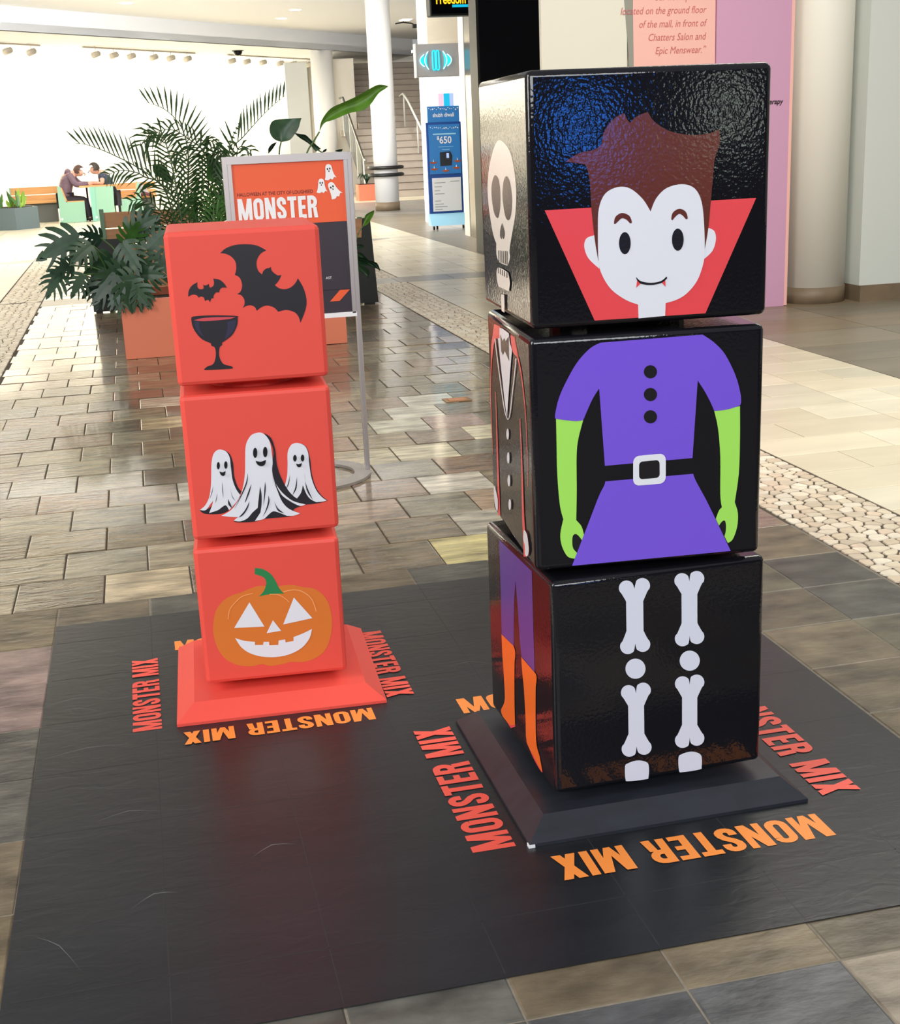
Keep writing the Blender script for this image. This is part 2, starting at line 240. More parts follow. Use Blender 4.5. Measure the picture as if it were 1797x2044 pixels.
ART = {
"vampire": [
("collar","cred","-211.7,-13.9,c 213.9,-11.2,c 112.6,-230.6,c -115.5,-230.6,c"),
("ear","cwhite","-105.1,-130.3,c -126.6,-109.1 -134.7,-86.7 -130.3,-71.1 -115.7,-66,c -104.4,-64.6,c"),
("ear","cwhite","106.1,-125.3,c 125.2,-108.9 132.2,-87.1 128.9,-70.9 118.1,-64.3,c 107.5,-64.9,c"),
("hair","cbrown","-169.1,74.7,c -142.4,88.8 -111.8,94 -97.4,104.1,c -94.3,123 -83.6,139.6 -68.4,152.3 -53.2,158.1,c -48,147 -41.9,139.9,c -33.6,148.3 -21.3,154.3 -6.9,158.6,c 5.4,141.1 32.3,123.6 65.6,114.6 94.8,112.6 119.9,115.4 135.7,121.3,c 137,94.3 127.7,67.5 124.1,28.6 120.8,-10.7 116,-66.2 107.3,-116,c 41.6,-62.3,c -42.6,-57.9,c -106.7,-116.2,c -113.7,-74 -119.6,-14.6 -121.6,24.4 -124.6,49.7 -130.5,67.3,c -148.8,70.8"),
("face","cwhite","-1.5,-26.4,c 9.8,-2.2 30.7,16.1 62.1,22 87.5,12.6 101.8,-13.7 107.4,-57.7 109.3,-106 106.2,-134.2 93.7,-166.1 72.4,-189.4 50.9,-200.4 29.5,-205.2,c 28.7,-230.3,c -26.2,-231.8,c -27,-204.6,c -51.6,-194.1 -81.1,-172 -99.8,-142.6 -106.6,-114.2 -107.2,-54.5 -104.8,-15.4 -92.1,11.4 -67.2,22.6 -42.3,18.7 -17.4,-2"),
("eyebrow","cbrown","-75.1,-44.4 -71.7,-32.7 -59.2,-26.3 -44.6,-32.1 -39.2,-44.2 -42.6,-46.8 -50.1,-39.7 -59.2,-36.5 -67.6,-42.8 -72.6,-46.5"),
("eyebrow","cbrown","40.2,-42.4 43.5,-30.6 56.2,-24.1 68.9,-29.9 73.6,-42.1 70.3,-44.7 63.4,-37.6 56.2,-34 47.8,-39.6 42.8,-44.9"),
("eye","cblack","-41.9,-84.6 -43.1,-93.7 -46.4,-100.9 -51.1,-104.7 -56.3,-104.4 -61,-100.1 -64.2,-92.5 -65.4,-83.3 -64.1,-74.2 -60.8,-67.1 -56.1,-63.3 -50.9,-63.6 -46.2,-67.9 -43,-75.4"),
("eye","cblack","65.5,-83.6 64.4,-92.7 61.1,-100 56.4,-103.8 51.1,-103.5 46.3,-99.1 42.9,-91.6 41.7,-82.3 42.8,-73.1 46.1,-66 50.8,-62.1 56.1,-62.4 60.9,-66.7 64.3,-74.3"),
("fang","cred","-29,-156,c -20.5,-162.2,c -31.2,-171.7,c"),
("fang","cred","19.9,-162.6,c 28.4,-157.4,c 28.9,-172.9,c"),
("mouth","cblack","-31.5,-149.8,c -21.8,-158.9 -.5,-163.4 19.5,-160.9 31,-152.6,c 32.3,-156.4,c 20.8,-164.6 -.5,-167.5 -21.8,-163.8 -30.3,-155.2,c"),
],
"witch": [
("arm","cgreen","-192.2,78.4,c -136.6,71.2,c -147.1,33.6 -151.2,-2 -152,-74.4 -154,-136.8,c -143.3,-150.6 -138.4,-168.5,c -136.5,-186.6,c -158.9,-219.5,c -173.5,-213.3 -185.1,-189.8 -187.9,-163.5 -181.1,-132.6,c -187.8,-100.8 -191.9,-34.9 -192.1,29.8"),
("hand_gap","cblack","-140.8,-184.4,c -149.1,-171.3 -156.3,-166.2 -161.8,-170.2 -163.1,-182.4 -161.5,-196.4 -152.5,-208.4,c"),
("arm","cgreen","137.2,70.8,c 191.8,76.9,c 193.2,8.1 192.1,-65.2 184.6,-126,c 191.9,-151 190.6,-181 181.7,-206.8 171.2,-214.3,c 149,-169.9,c 144,-159,c 150.4,-141.9 156.7,-134.9,c 152.9,-106.6 151.6,-25.3 145.9,33.4"),
("hand_gap","cblack","149.1,-177.5,c 156.5,-166.8 163.2,-164.3 166,-173.3 165.8,-188.4 163,-199.5,c"),
("dress","cpurple","-99.3,225.5,c 110.5,228.4,c 134.1,211.7 158,185.7 180.6,141.9 191.6,105.6 193.8,85.7 191,78,c 163.6,71.7 137.2,70.8,c 128.5,90.3 115.5,114.4 101.4,135.9,c 92.1,-24.3,c -92.8,-26.4,c -103.1,133.7,c -115.3,116.3 -125.6,95.9 -136.6,71.9,c -154.4,71.1 -193.3,78.5,c -194.2,86.7 -185.4,121.2 -167.1,158.3 -145.5,191.6 -120.5,215.8"),
("skirt","cpurple","-92.4,-59.1,c 93.6,-57.8,c 99.3,-72.6 110.6,-93.9 129.7,-130.8 177.6,-232,c -164.7,-234.1,c -124.9,-135.5 -106.1,-89.1 -95,-68.1"),
("button","cblack","16.2,159.6 14.9,153.9 11.1,149.5 5.6,147.3 -.4,147.7 -5.9,150.7 -9.7,155.6 -11,161.4 -9.6,167.1 -5.9,171.5 -.4,173.7 5.6,173.3 11.1,170.4 14.9,165.5"),
("button","cblack","16.3,113.5 15,107.7 11.2,103.3 5.7,101.1 -.4,101.5 -5.9,104.5 -9.7,109.5 -11,115.4 -9.7,121.1 -5.9,125.5 -.4,127.7 5.7,127.3 11.1,124.3 14.9,119.4"),
("button","cblack","16.4,67.6 15,61.8 11.2,57.4 5.7,55.2 -.4,55.6 -5.9,58.6 -9.7,63.6 -11.1,69.6 -9.7,75.4 -5.9,79.8 -.4,82 5.7,81.6 11.2,78.6 15,73.6"),
("buckle","cwhite","-33.7,-25.9 -32.7,-19.2 -29.9,-14.4 -25.1,-11.5 -18.5,-10.5 19.5,-9.9 26.2,-10.8 31,-13.6 33.9,-18.3 34.9,-25 35,-57.6 34.1,-64.3 31.2,-69.2 26.4,-72.1 19.7,-73.1 -18.6,-73.3 -25.3,-72.3 -30,-69.5 -32.9,-64.7 -33.8,-58"),
("buckle_gap","cblack","-21.4,-31.9 -20.8,-28.1 -19.2,-25.4 -16.4,-23.7 -12.6,-23.1 13,-22.7 16.8,-23.2 19.5,-24.8 21.2,-27.5 21.8,-31.3 22.1,-51 21.6,-54.9 19.9,-57.7 17.2,-59.4 13.4,-60 -12.7,-60.3 -16.5,-59.8 -19.2,-58.2 -20.9,-55.5 -21.4,-51.6"),
],
"bones": [
("bone","cbone","-88.4,197.7 -92.8,203.8 -94.6,210.9 -93.2,217.7 -89.1,223 -83,225.9 -75.9,225.8 -69.1,222.7 -63.7,217.3 -59.7,205.5,c -55.9,221.4 -50.7,225.6 -43.9,227.1 -36.7,225.5 -30.4,221.2 -26.1,214.9 -24.7,207.7 -26.3,200.9 -30.6,195.8 -40.1,175.2,c -39.4,108.5,c -30.4,90.1 -25.9,83.7 -24.1,76.4 -25.4,69.3 -29.5,63.9 -35.8,61 -43.1,61.2 -50.1,64.5 -55.5,70.1 -58.5,82.5,c -61.2,66.3 -66.5,62 -73.4,60.6 -80.7,62.3 -87,66.8 -91.2,73.4 -92.6,80.7 -91,87.6 -86.6,92.7 -78.1,113.4,c -78.6,179.8,c"),
("bone","cbone","36.7,197.8 32.2,204 30.4,211.2 31.7,218.1 35.9,223.4 42.1,226.2 49.4,226.1 56.4,223 61.9,217.4 64.6,205.5,c 67,221.6 72.3,225.8 79.3,227.2 86.6,225.6 93.1,221.2 97.5,214.8 99,207.5 97.4,200.7 92.9,195.6 83.2,175,c 84.2,109.1,c 94.1,90.5 98.8,84 100.7,76.6 99.4,69.5 95.1,64 88.7,61.2 81.3,61.4 74.1,64.8 68.6,70.6 66.3,82.8,c 64.5,66.2 59.1,61.9 52,60.5 44.6,62.3 38.1,67 33.8,73.6 32.3,81 33.9,87.9 38.4,93.1 47.7,113.9,c 46.9,179.6,c"),
("bone","cbone","-85.3,-39.9 -89.8,-33.4 -91.6,-25.9 -90.2,-18.8 -86.1,-13.3 -79.8,-10.5 -72.5,-10.7 -65.5,-14 -60,-19.8 -57.3,-32.1,c -54.8,-15.3 -49.5,-11 -42.5,-9.6 -35.1,-11.4 -28.7,-16.1 -24.3,-22.7 -22.8,-30.3 -24.5,-37.3 -28.9,-42.6 -38.7,-64.1,c -37.9,-129.6,c -27.6,-149.6 -22.9,-156.4 -21,-164.1 -22.3,-171.5 -26.6,-177.1 -33.1,-180 -40.5,-179.6 -47.7,-176.1 -53.2,-170 -56,-156.7,c -58.5,-173.4 -63.9,-177.8 -71,-179.1 -78.4,-177.2 -84.9,-172.3 -89.2,-165.4 -90.7,-157.7 -89,-150.5 -84.5,-145.2 -74.6,-124.2,c -75.2,-58.8,c"),
("bone","cbone","39.4,-38.4 34.7,-31.7 33,-24.1 34.3,-17 38.6,-11.5 45.1,-8.7 52.5,-9.1 59.7,-12.5 65.2,-18.4 67.4,-31.4,c 69.4,-15 74.8,-10.8 82,-9.4 89.5,-11.3 96.1,-16.1 100.5,-22.9 102.1,-30.6 100.4,-37.7 95.8,-42.9 85.7,-63.7,c 86.4,-128.7,c 97.1,-148.4 101.9,-155.3 103.8,-163.1 102.4,-170.5 98.1,-176.1 91.5,-178.9 83.8,-178.5 76.5,-174.8 70.9,-168.6 68.6,-155.9,c 66.7,-173.3 61.1,-177.6 53.9,-178.8 46.3,-176.8 39.7,-171.8 35.3,-164.8 33.8,-157 35.5,-149.8 40.1,-144.4 50.4,-122.9,c 49.9,-58.2,c"),
("kneecap","cbone","-35.3,21.7 -37.6,12 -44,4.9 -53.2,1.8 -63.5,3.3 -72.7,9.2 -79,18.2 -81.2,28.5 -78.9,38.2 -72.5,45.3 -63.3,48.4 -53.1,46.9 -43.9,41.1 -37.6,32.1"),
("kneecap","cbone","90.5,22 88.2,12.2 81.8,5 72.4,1.8 61.9,3.4 52.4,9.3 45.8,18.4 43.4,28.9 45.7,38.6 52.1,45.8 61.5,48.9 71.9,47.4 81.4,41.5 88,32.5"),
("foot_bone","cbone","-83.5,-200 -76.6,-193.6 -57.7,-190.3 -40.5,-194.4 -28.5,-204.7 -28.5,-234.3 -34.8,-239.2 -75.1,-236.9 -82.5,-230.9"),
("foot_bone","cbone","42.2,-199.5 49.1,-193 67.8,-190.1 84.2,-194.1 96.7,-205.1 97.6,-230.9 92.9,-237.3 51.8,-236.8 43.6,-231.3"),
],
"skull": [
("skull","cskull","-18.4,117.7 35.9,110.8 84.3,94.1 115.4,65.3 129.3,34 130.9,7.6 117.8,-25.1 93.2,-53.4 57.4,-91.6,c 50.2,-104.6 54.3,-114.1 43.1,-126.2 25.3,-135.4,c -14.1,-136.2 -64.6,-135.2,c -79.7,-127.7 -88.4,-116.7 -85.4,-97.4,c -115.7,-80.4 -147.5,-41 -162.8,-3.4 -160.8,26 -137.7,61.3 -94.7,93.2 -55,111.4"),
("eye_socket","cblack","-71.3,46.3 -37.8,37.8 -24.5,13 -28.8,-15.3 -49.7,-39 -72.1,-42.1 -100.1,-31.4 -118.4,-4.6 -117.1,21.5 -96.1,39.2"),
("eye_socket","cblack","42.9,46.6 72.6,37.8 89.1,14.1 88.5,-10.2 72.2,-32.7 48.1,-41.4 21.6,-35.3 3.9,-13.9 -2.2,11 14.1,36.3"),
("nose_hole","cblack","-14.2,-50.4,c 3.9,-61.5 9.5,-71 -1.9,-82.2 -12.8,-79.5 -15.3,-76.8,c -22.1,-84.1 -38.6,-79.8 -38.5,-69.7 -28.3,-59.2"),
("tooth_line","cblack","-60.8,-110.5,c -53.4,-109.9,c -57.2,-134.6,c -64.6,-135.2,c"),
("tooth_line","cblack","-37.3,-108.9,c -30,-108.4,c -33.9,-134.1,c -41.2,-134.7,c"),
("tooth_line","cblack","-14.1,-107.4,c -7,-106.9,c -10.9,-133.5,c -18.1,-134.1,c"),
("tooth_line","cblack","8.6,-105.9,c 15.7,-105.4,c 11.7,-133,c 4.6,-133.6,c"),
("tooth_line","cblack","28.3,-104.6,c 35.2,-104.1,c 31.2,-132.5,c 24.2,-133.1,c"),
("jaw","cskull","-63.5,-146.9,c -15.6,-145.8 40,-148.5,c 50.8,-159.4 54.7,-170.3 41.5,-187.3,c -7.4,-187.5 -65.4,-188.2,c -79.7,-174.8 -83.4,-160.4 -74.4,-150.8"),
("tooth_line","cblack","-63.6,-147.4,c -56.1,-146.8,c -58,-159,c -65.5,-159.6,c"),
("tooth_line","cblack","-41.7,-147.7,c -34.4,-147.1,c -36.2,-159.1,c -43.5,-159.8,c"),
("tooth_line","cblack","-20.1,-148,c -12.9,-147.3,c -14.7,-159.3,c -21.9,-160,c"),
("tooth_line","cblack","1.1,-148.2,c 8.2,-147.6,c 6.5,-159.5,c -.6,-160.1,c"),
("tooth_line","cblack","27.6,-148.5,c 34.6,-147.9,c 32.9,-159.7,c 25.9,-160.3,c"),
("neck_bone","cskull","-35.3,-201.2,c -2,-199.1,c -4.6,-236.7,c -33.3,-236.6,c"),
],
"suit": [
("cape","cred","-147.8,220.6,c -70.9,224.4,c -89.1,197.1,c -135.8,188.6,c -160.2,171.5,c -197.4,126.5 -198.7,159.3 -175.1,188.9"),
("cape","cred","44.2,222.6,c 90.7,224.3,c 125.8,186.3,c 74.7,187.4 51.3,196.5,c"),
("cape_edge","cred","-170.6,173.4,c -204.5,122.2 -223.2,65.4 -227.9,3.5 -225.4,-50.8 -217.7,-97.4,c -213.8,-96.5,c -219.1,-49.4 -219.3,5.2 -212.3,67.4 -191.6,124.1 -156,175.3,c"),
("cape_edge","cred","113.3,186.2,c 143.1,160 165.2,122.7 179.1,89.9 188.1,41.4 190.5,-14.9 188.6,-72.9,c 191.5,-72.1,c 195.2,-13.8 194.4,42.8 187.1,91.6 175,124.7 154.7,162.4 126.7,188.8,c"),
("sleeve_edge","cred","-156.8,64,c -158.2,-9.5 -163.4,-74.7 -168.6,-161.6 -173.3,-235.9,c -142.7,-227.2,c -144.4,-155.3 -145.5,-70.5 -146.5,-7 -151.2,65.1,c"),
("sleeve_edge","cred","124,58,c 128.1,-2 126.8,-70.2 122.5,-149.7 126.1,-193.1 127.3,-243.9,c 161.6,-232.8,c 154.4,-184.4 145,-143.2 143.1,-66 138.6,0.4 128.6,59,c"),
("shirt","cwhite","-74.7,221.7,c -35.8,224.4 33.5,224.1,c 40.3,206.9,c 63.3,193.7,c 26,122.2 -16.4,34.2,c -37.2,60.4 -62.2,113.2 -89.3,175.6 -99.7,195.6,c -78.8,197.6,c"),
("lapel_line","cwhite","-141.2,187.7,c -121.1,151.5 -98,113.4 -66.7,64.3 -40.7,37.1 -5.8,29.1 26.5,50.6 59,100.3 88.5,145 110.4,183,c 101.3,181.7,c 79.2,143.6 49.5,98.7 16.7,49 -5.5,31.1 -30.6,39.6 -56.3,66.5 -87.4,115.4 -110.4,153.4 -130.4,189.5,c"),
("bow_tie","cblack","-66.8,208.7,c -40.3,196.9,c -20.6,206.8,c -5.1,201.9,c 32.6,217.9,c 27.6,163.9,c 3.3,172.4,c -18.4,179.3,c -41.9,166.1,c -61,171.9,c"),
("button","cwhite","2.7,-.9 0.4,-6.7 -4.5,-12 -11,-15.8 -17.8,-17.3 -23.6,-16.2 -27.2,-12.7 -27.9,-7.5 -25.5,-1.7 -20.5,3.6 -14,7.3 -7.2,8.8 -1.5,7.6 2,4.2"),
("button","cwhite","2.8,-54.4 0.4,-60.5 -4.5,-66.2 -11,-70.3 -17.9,-71.9 -23.7,-70.8 -27.3,-67.1 -27.9,-61.6 -25.5,-55.4 -20.5,-49.7 -13.9,-45.7 -7.1,-44.1 -1.4,-45.3 2.2,-49"),
("button","cwhite","3.3,-106 0.9,-112.3 -4.1,-118.1 -10.6,-122.3 -17.5,-124.1 -23.4,-123 -27,-119.4 -27.6,-113.8 -25.1,-107.5 -20.1,-101.7 -13.5,-97.5 -6.7,-95.8 -.9,-96.9 2.6,-100.5"),
("button","cwhite","6.7,-160 4.4,-166 -.5,-171.7 -7.1,-176 -14,-177.9 -19.9,-177.1 -23.5,-173.7 -24.2,-168.4 -21.8,-162.3 -16.8,-156.6 -10.2,-152.4 -3.3,-150.5 2.5,-151.4 6.1,-154.7"),
("hand","cwhite","-206.5,-171.3 -181.6,-177 -158.8,-193.5 -167.2,-221.9 -189.5,-222.8 -208.5,-203.3"),
("hand","cwhite","149.3,-177.3 178.7,-177.4 191.4,-192.3 195.1,-209.9 175.5,-227.7 153.2,-229.3 154.1,-209.9 140.2,-201.5"),
],
"boots": [
("trousers","cpurple2","-129.3,227,c 111.7,226.5,c 114,-7.3,c 20.6,-7,c 10.9,26.8 1.4,106.1 -9.8,165.8,c -26.4,96.5 -38.4,-4.3,c -133.5,-8.8,c -130.4,86.4"),
("boot_sole","cred","-161.2,-218.8,c -82.5,-229.7,c -44,-208,c -44.7,-201.3,c -81.7,-220.8,c -144.7,-225.3,c"),
("boot_sole","cred","40.5,-208.5,c 90.3,-226 138.2,-233.5 153.9,-230.1,c 147.5,-219.7,c 99.2,-221.7,c 44.8,-202.2,c"),
("boot","corange2","-133.5,-8.8,c -38.2,-2.1,c -27.2,-10.6 -27.3,-25.5 -34.8,-49.7 -43,-139.3 -44.9,-203.6,c -81.8,-222.2,c -142,-226.4 -157.9,-215.1 -133.9,-189 -121.6,-163.6 -125.6,-107.5 -131,-65.6"),
("boot","corange2","20.6,-7,c 121.2,-6.5,c 129.1,-11.4 126.9,-26.6 120.4,-49.6 114.1,-168.3 137,-199.6 154.1,-227,c 138.6,-228.2 93.2,-219.4 43.3,-205.1 40.5,-146.4 33.6,-77.3 24.2,-39"),
],
"bats": [
("bat","cbat","-56.4,132.8,c -42.7,143.3 -19.5,150.4 8.8,150.8 34,146 55.2,133.5,c 40.9,125.9 31.3,112.3 29,98.2 32.4,84.4 40.3,75.9,c 44.7,84.5 52.3,89.7 59.6,90.7 63.5,93.4,c 64,85.4 68.7,78.8 78.1,71.1,c 87.7,71.4,c 80,58.1 69.7,47.8,c 80,39.4 94.2,36.6 109,40.5 121.4,51.3 127.3,61.6,c 138,40.2 143.7,19.6 144.6,-.7 139.4,-20.7 125.7,-49,c 122.4,-34.2 113.1,-21.9 93.2,-14.8 72.7,-17.9,c 63.4,-7.1 48,-.9 33.3,-3.7 20.3,-12.1,c 16.2,-2.6 6.5,2.3 -3.6,1.5 -13.2,-3,c -8.4,6.2 -8,17.6 -14.3,28.1 -24,31.6,c -14.9,38.1 -10.3,52.2 -12.5,66.6 -17.5,74 -25.7,78.7,c -21.1,92.6 -21.6,109.7 -30.4,122.9 -43.8,130.7"),
("bat","cbat","-142.6,32.7,c -140.5,45.9 -132.3,58.2 -117.4,66.7,c -118.4,55.9 -113.9,49.4 -104.9,49.4,c -103.6,53.6 -104.4,60.2,c -100.7,57.7 -95.6,58.2 -90.2,61,c -89.7,54.2 -87.7,51.2,c -80.3,55 -77.5,63.4 -78.7,72.8,c -64.8,69.7 -54.2,60.5 -47.6,48.7,c -59.5,49.5 -65.6,44.1 -66.7,38.5,c -74.6,39 -80.9,32.2 -82.1,25.2,c -87.2,24.9 -91.8,15.8,c -94.6,21.7 -98.9,21.9 -103.4,19.4,c -105.4,28.1 -112.2,31.4 -118.1,28.9,c -121.8,34.8 -131.4,37.4"),
("goblet","cbat","-140.6,-21.2,c -133.6,-15.9 -85.3,-16.2 -31.4,-21.2 -27.4,-24.9,c -30.5,-44.4 -43.9,-66.8 -62.3,-80.1 -71.3,-84.7,c -71.9,-91.1 -77.4,-95.1 -80.3,-105.1 -80.8,-119.7 -76.9,-131.7 -70.4,-139.5 -53.6,-145.2 -49.9,-149.9,c -57,-151.4 -97.4,-150.8 -118.9,-150.1,c -120.7,-147.6 -110.9,-141 -99.1,-137.5 -92.4,-127.7 -88.6,-110.4 -90.1,-95.6 -97.7,-90.7 -98,-84.9,c -119,-73.2 -133,-54.9 -139.6,-37.1"),
("goblet_facet","cfacet","-54,-34.2,c -32.2,-31.3,c -35.9,-47 -45,-62.3 -65,-78.4,c -59.6,-65.7 -54.4,-48.6"),
("goblet_facet","cfacet","-133.3,-27.5,c -122.1,-29.7,c -122,-44.1 -117.7,-58.8 -111.5,-69.4,c -124.8,-58.4 -131.9,-43.4"),
("wine","cwine","-134.4,-25.1,c -114.2,-21.5 -85.7,-21.1 -57.3,-22.4 -33,-24,c -46.2,-27.5 -69.3,-28.8 -95,-29.1 -114.9,-28.7"),
],
"ghosts": [
("ghost_shadow","cbat","-90.8,45,c -77.1,33.2 -70.5,8.1 -70.4,-25.8 -64,-54.2 -56.2,-67.4,c -73.6,-96.9 -93,-115.4 -114.4,-121.9 -152.7,-118.2 -165.5,-107,c -133,-97.6 -102.7,-22.9"),
("ghost_shadow","cbat","106.4,44.5,c 119,31.8 125.2,0.3 126.3,-34 133,-69 146.3,-95.3 162.6,-112,c 135.7,-117.1 99.3,-116.2 79.1,-101.7 54.1,-65.6,c 83,-8.4"),
("ghost","cwhite","-98,46.2 -85.4,40 -77.9,24 -77.1,-.6 -75.6,-34.6 -68.9,-60 -59.9,-76.4,c -68.6,-91.1 -81.8,-105.5 -91.4,-114,c -97.7,-100.9 -106.8,-103.2 -119.4,-111.4 -142.2,-117,c -133,-97.6 -129,-85.5,c -137.1,-94.1 -150.3,-108.5 -164.9,-106.5,c -150.6,-96 -138.4,-75.4 -131.2,-45 -127.6,-14.6 -124.5,12.8 -118.1,35.1 -108.4,45"),
("ghost","cwhite","97.6,46.8 113.4,38.4 121.1,19.2 121.9,-11.8 125.3,-49.5 135.1,-81.7 148.9,-101.9 160.5,-111.5,c 148.1,-113.5 132.9,-113.6,c 118.4,-103.8 108.8,-88.7 101.5,-64.5,c 95.5,-84.4 83.9,-99,c 72.4,-90.1 59.6,-79.5 54,-66.5,c 62.8,-37.7 66.6,-7 68.9,23.7 77.7,41.4 87.1,46.8"),
("ghost_shadow","cbat","13,80.5,c 30.4,65.3 38.3,32.5 39.2,-1.5 46.4,-36.2 63,-75.1 82.4,-98.9 105.3,-116.8,c 83.6,-122.6 72.5,-129.5 89.1,-139.6,c 57.7,-145.5 0.3,-145.4 -30.2,-150.6 -72,-148.5 -82.7,-143.7,c -45.8,-121.5 23.6,-3.2 31.6,42.3"),
("ghost","cwhite","2.2,82.3 15,75.7 25.4,58.1 28.5,33.3 29.1,2.5 25.9,-18.9 28.7,-44 35.9,-75.8 45.7,-104.9 62.2,-125.3 89.1,-139.6,c 73,-144.1 54.9,-143,c 34.5,-132.2 19.8,-127.6 7.1,-135.9 -5.7,-145.7 -28.6,-148.9,c -20.2,-138 -12.7,-127.7,c -16.6,-113.2,c -32.7,-125.8 -47.3,-140.2 -65.8,-146.3 -82,-143.1,c -75.6,-138.1 -69.4,-134.9,c -88.5,-132.2 -112.5,-127,c -87,-114.4 -67.1,-91.3 -52.7,-61.5 -43.4,-22 -39.5,14.6 -36.3,45 -30.4,62.8 -17.3,78.4"),
("ghost_sleeve","cwhite","32.9,-55.2,c 47.6,-80 72.9,-104.3 104.4,-116.7,c 89.9,-119.4 66.8,-105.3 44.2,-84.4"),
("fold","cbat","-7.7,-57.8,c -5.7,-81.3 -8,-106.2 -12.8,-128.3,c -18.6,-119.3 -13.9,-90"),
("fold","cbat","5.8,-46.6,c 6.2,-63.7 1.9,-88.3 -3.6,-111.3,c -.5,-88.1 2.9,-63.4"),
("fold","cbat","-29.3,-48.7,c -34.9,-69.3 -46.4,-93.2 -50.4,-97.5,c -41.3,-75"),
("fold","cbat","-37.5,-94,c -43.5,-112.3 -57,-129.8 -69.4,-135.5,c -51.5,-117.8"),
("fold","cbat","-35.8,-19.6,c -39.3,-44.1 -53.7,-73.8 -77.9,-112.2,c -56.7,-73.5 -42.3,-43.8"),
("fold","cbat","25,-99.8,c 32.5,-119.4 47.9,-135,c 32,-125.7"),
("fold","cbat","11.3,-82.9,c 13,-98.7 5.3,-120 -8.4,-140.7,c 2.3,-119.7 9.5,-98.4"),
("fold","cbat","26.6,-22,c 28.6,-53.3 47.1,-86.2,c 32.3,-63 26.4,-43.7"),
("fold","cbat","-102.4,-36.8,c -102.2,-57 -102.9,-81.7,c -103.9,-59.9"),
("fold","cbat","-116.8,-64.9,c -119.6,-80.2 -125.1,-92.1,c -120.2,-77"),
("fold","cbat","-125.4,-45.6,c -130,-63.7 -138.9,-81.5,c -131.4,-63.6"),
("fold","cbat","-83.1,-52.5,c -80.6,-74.5 -73,-90.7,c -80.8,-77.6"),
("fold","cbat","-91.7,-82.8,c -85.6,-98.9 -83.5,-108.5,c -91.5,-98.4"),
("fold","cbat","88.2,-39.9,c 84.4,-70.8 72.5,-88.5,c 81.7,-67.4"),
("fold","cbat","108.6,-29.3,c 109.3,-60.6 124.3,-105.9,c 109.7,-76.3"),
("fold","cbat","70.7,-32.2,c 65.9,-56.6 57.2,-71.5,c 64.6,-53.4"),
("eye","cblack","-7.9,31.2 -8.9,25.6 -10.7,21.1 -13,18.8 -15.4,19 -17.3,21.7 -18.4,26.4 -18.5,32.1 -17.5,37.7 -15.6,42.2 -13.3,44.5 -11,44.3 -9,41.6 -7.9,36.9"),
("eye","cblack","17.9,31.1 16.9,25.4 15,20.8 12.5,18.4 10,18.6 8,21.4 6.8,26.2 6.7,32.1 7.7,37.9 9.7,42.4 12.1,44.8 14.6,44.6 16.7,41.8 17.8,37"),
("mouth","cblack","-14,10.8,c -.9,7.6 12.8,11,c 8.9,-.4 -.4,-4.2 -9.5,0.3"),
("eye","cblack","-104.2,6.1 -105,2 -106.3,-1.1 -108,-2.8 -109.7,-2.7 -111.1,-.7 -111.8,2.6 -111.8,6.8 -111.1,10.8 -109.7,14 -108.1,15.7 -106.4,15.6 -105,13.6 -104.3,10.2"),
("eye","cblack","-85.1,6.3 -85.9,2.1 -87.3,-1.2 -89.1,-3 -90.9,-2.8 -92.4,-.8 -93.2,2.7 -93.3,7 -92.5,11.2 -91.1,14.5 -89.3,16.2 -87.4,16 -86,14 -85.1,10.5"),
("mouth","cblack","-106.7,-8.7,c -98.7,-11.6 -91.1,-8.6,c -94.1,-19.1 -99.6,-21 -104.5,-16.6"),
("eye","cblack","90.6,8.9 89.9,5.2 88.4,2.3 86.5,0.8 84.5,1 82.8,2.8 81.8,5.9 81.7,9.7 82.4,13.4 83.8,16.2 85.7,17.7 87.7,17.6 89.4,15.8 90.4,12.7"),
("eye","cblack","110,7.8 109.3,4 107.8,1 105.9,-.6 103.9,-.4 102.3,1.5 101.2,4.7 101.1,8.6 101.8,12.4 103.3,15.4 105.2,17 107.2,16.8 108.9,14.9 109.9,11.7"),
("mouth","cblack","87.8,-5.1,c 95.1,-7 103.1,-4.6,c 100.1,-13 94.5,-15 90.2,-12.1"),
],
"pumpkin": [
("pumpkin","corange","-75,61.3 -56.5,67.6 -33.5,74 -13.3,73.5 11,67.2 33.8,69.8 60.9,68.6 87.5,59.8 109.9,55.2 131.8,40.9 148.3,15 155.4,-17.5 155.8,-51.9 148.2,-90.6 132.1,-123.6 105.3,-143.1 72.3,-150.5 40.3,-147.1 17,-151 -15.3,-152.5 -37.6,-145.1 -65.3,-148 -101.1,-140.6 -131.2,-120.1 -148.7,-88.7 -156.4,-48.8 -153.4,-15.2 -143.7,17.7 -126.1,40 -102.4,54.4"),
("stem","cstem","-33.8,125.1,c -14.1,119.9 5,105.2 16.8,83.5 24.3,63.5 35.7,47,c 14.1,49.1 -8.5,48.5 -29.9,45.8,c -15.7,60.3 -8.2,81.1 -13.6,97 -36,108.7,c"),
("pumpkin_eye","cwhite","-55.8,32,c -22.3,-39.4,c -101.2,-35.1,c"),
("pumpkin_eye","cwhite","60.6,33.9,c 105,-28.5,c 26.9,-38.6,c"),
("pumpkin_nose","cwhite","1.2,-23.7,c 20.6,-55.6,c -18.3,-58.4,c"),
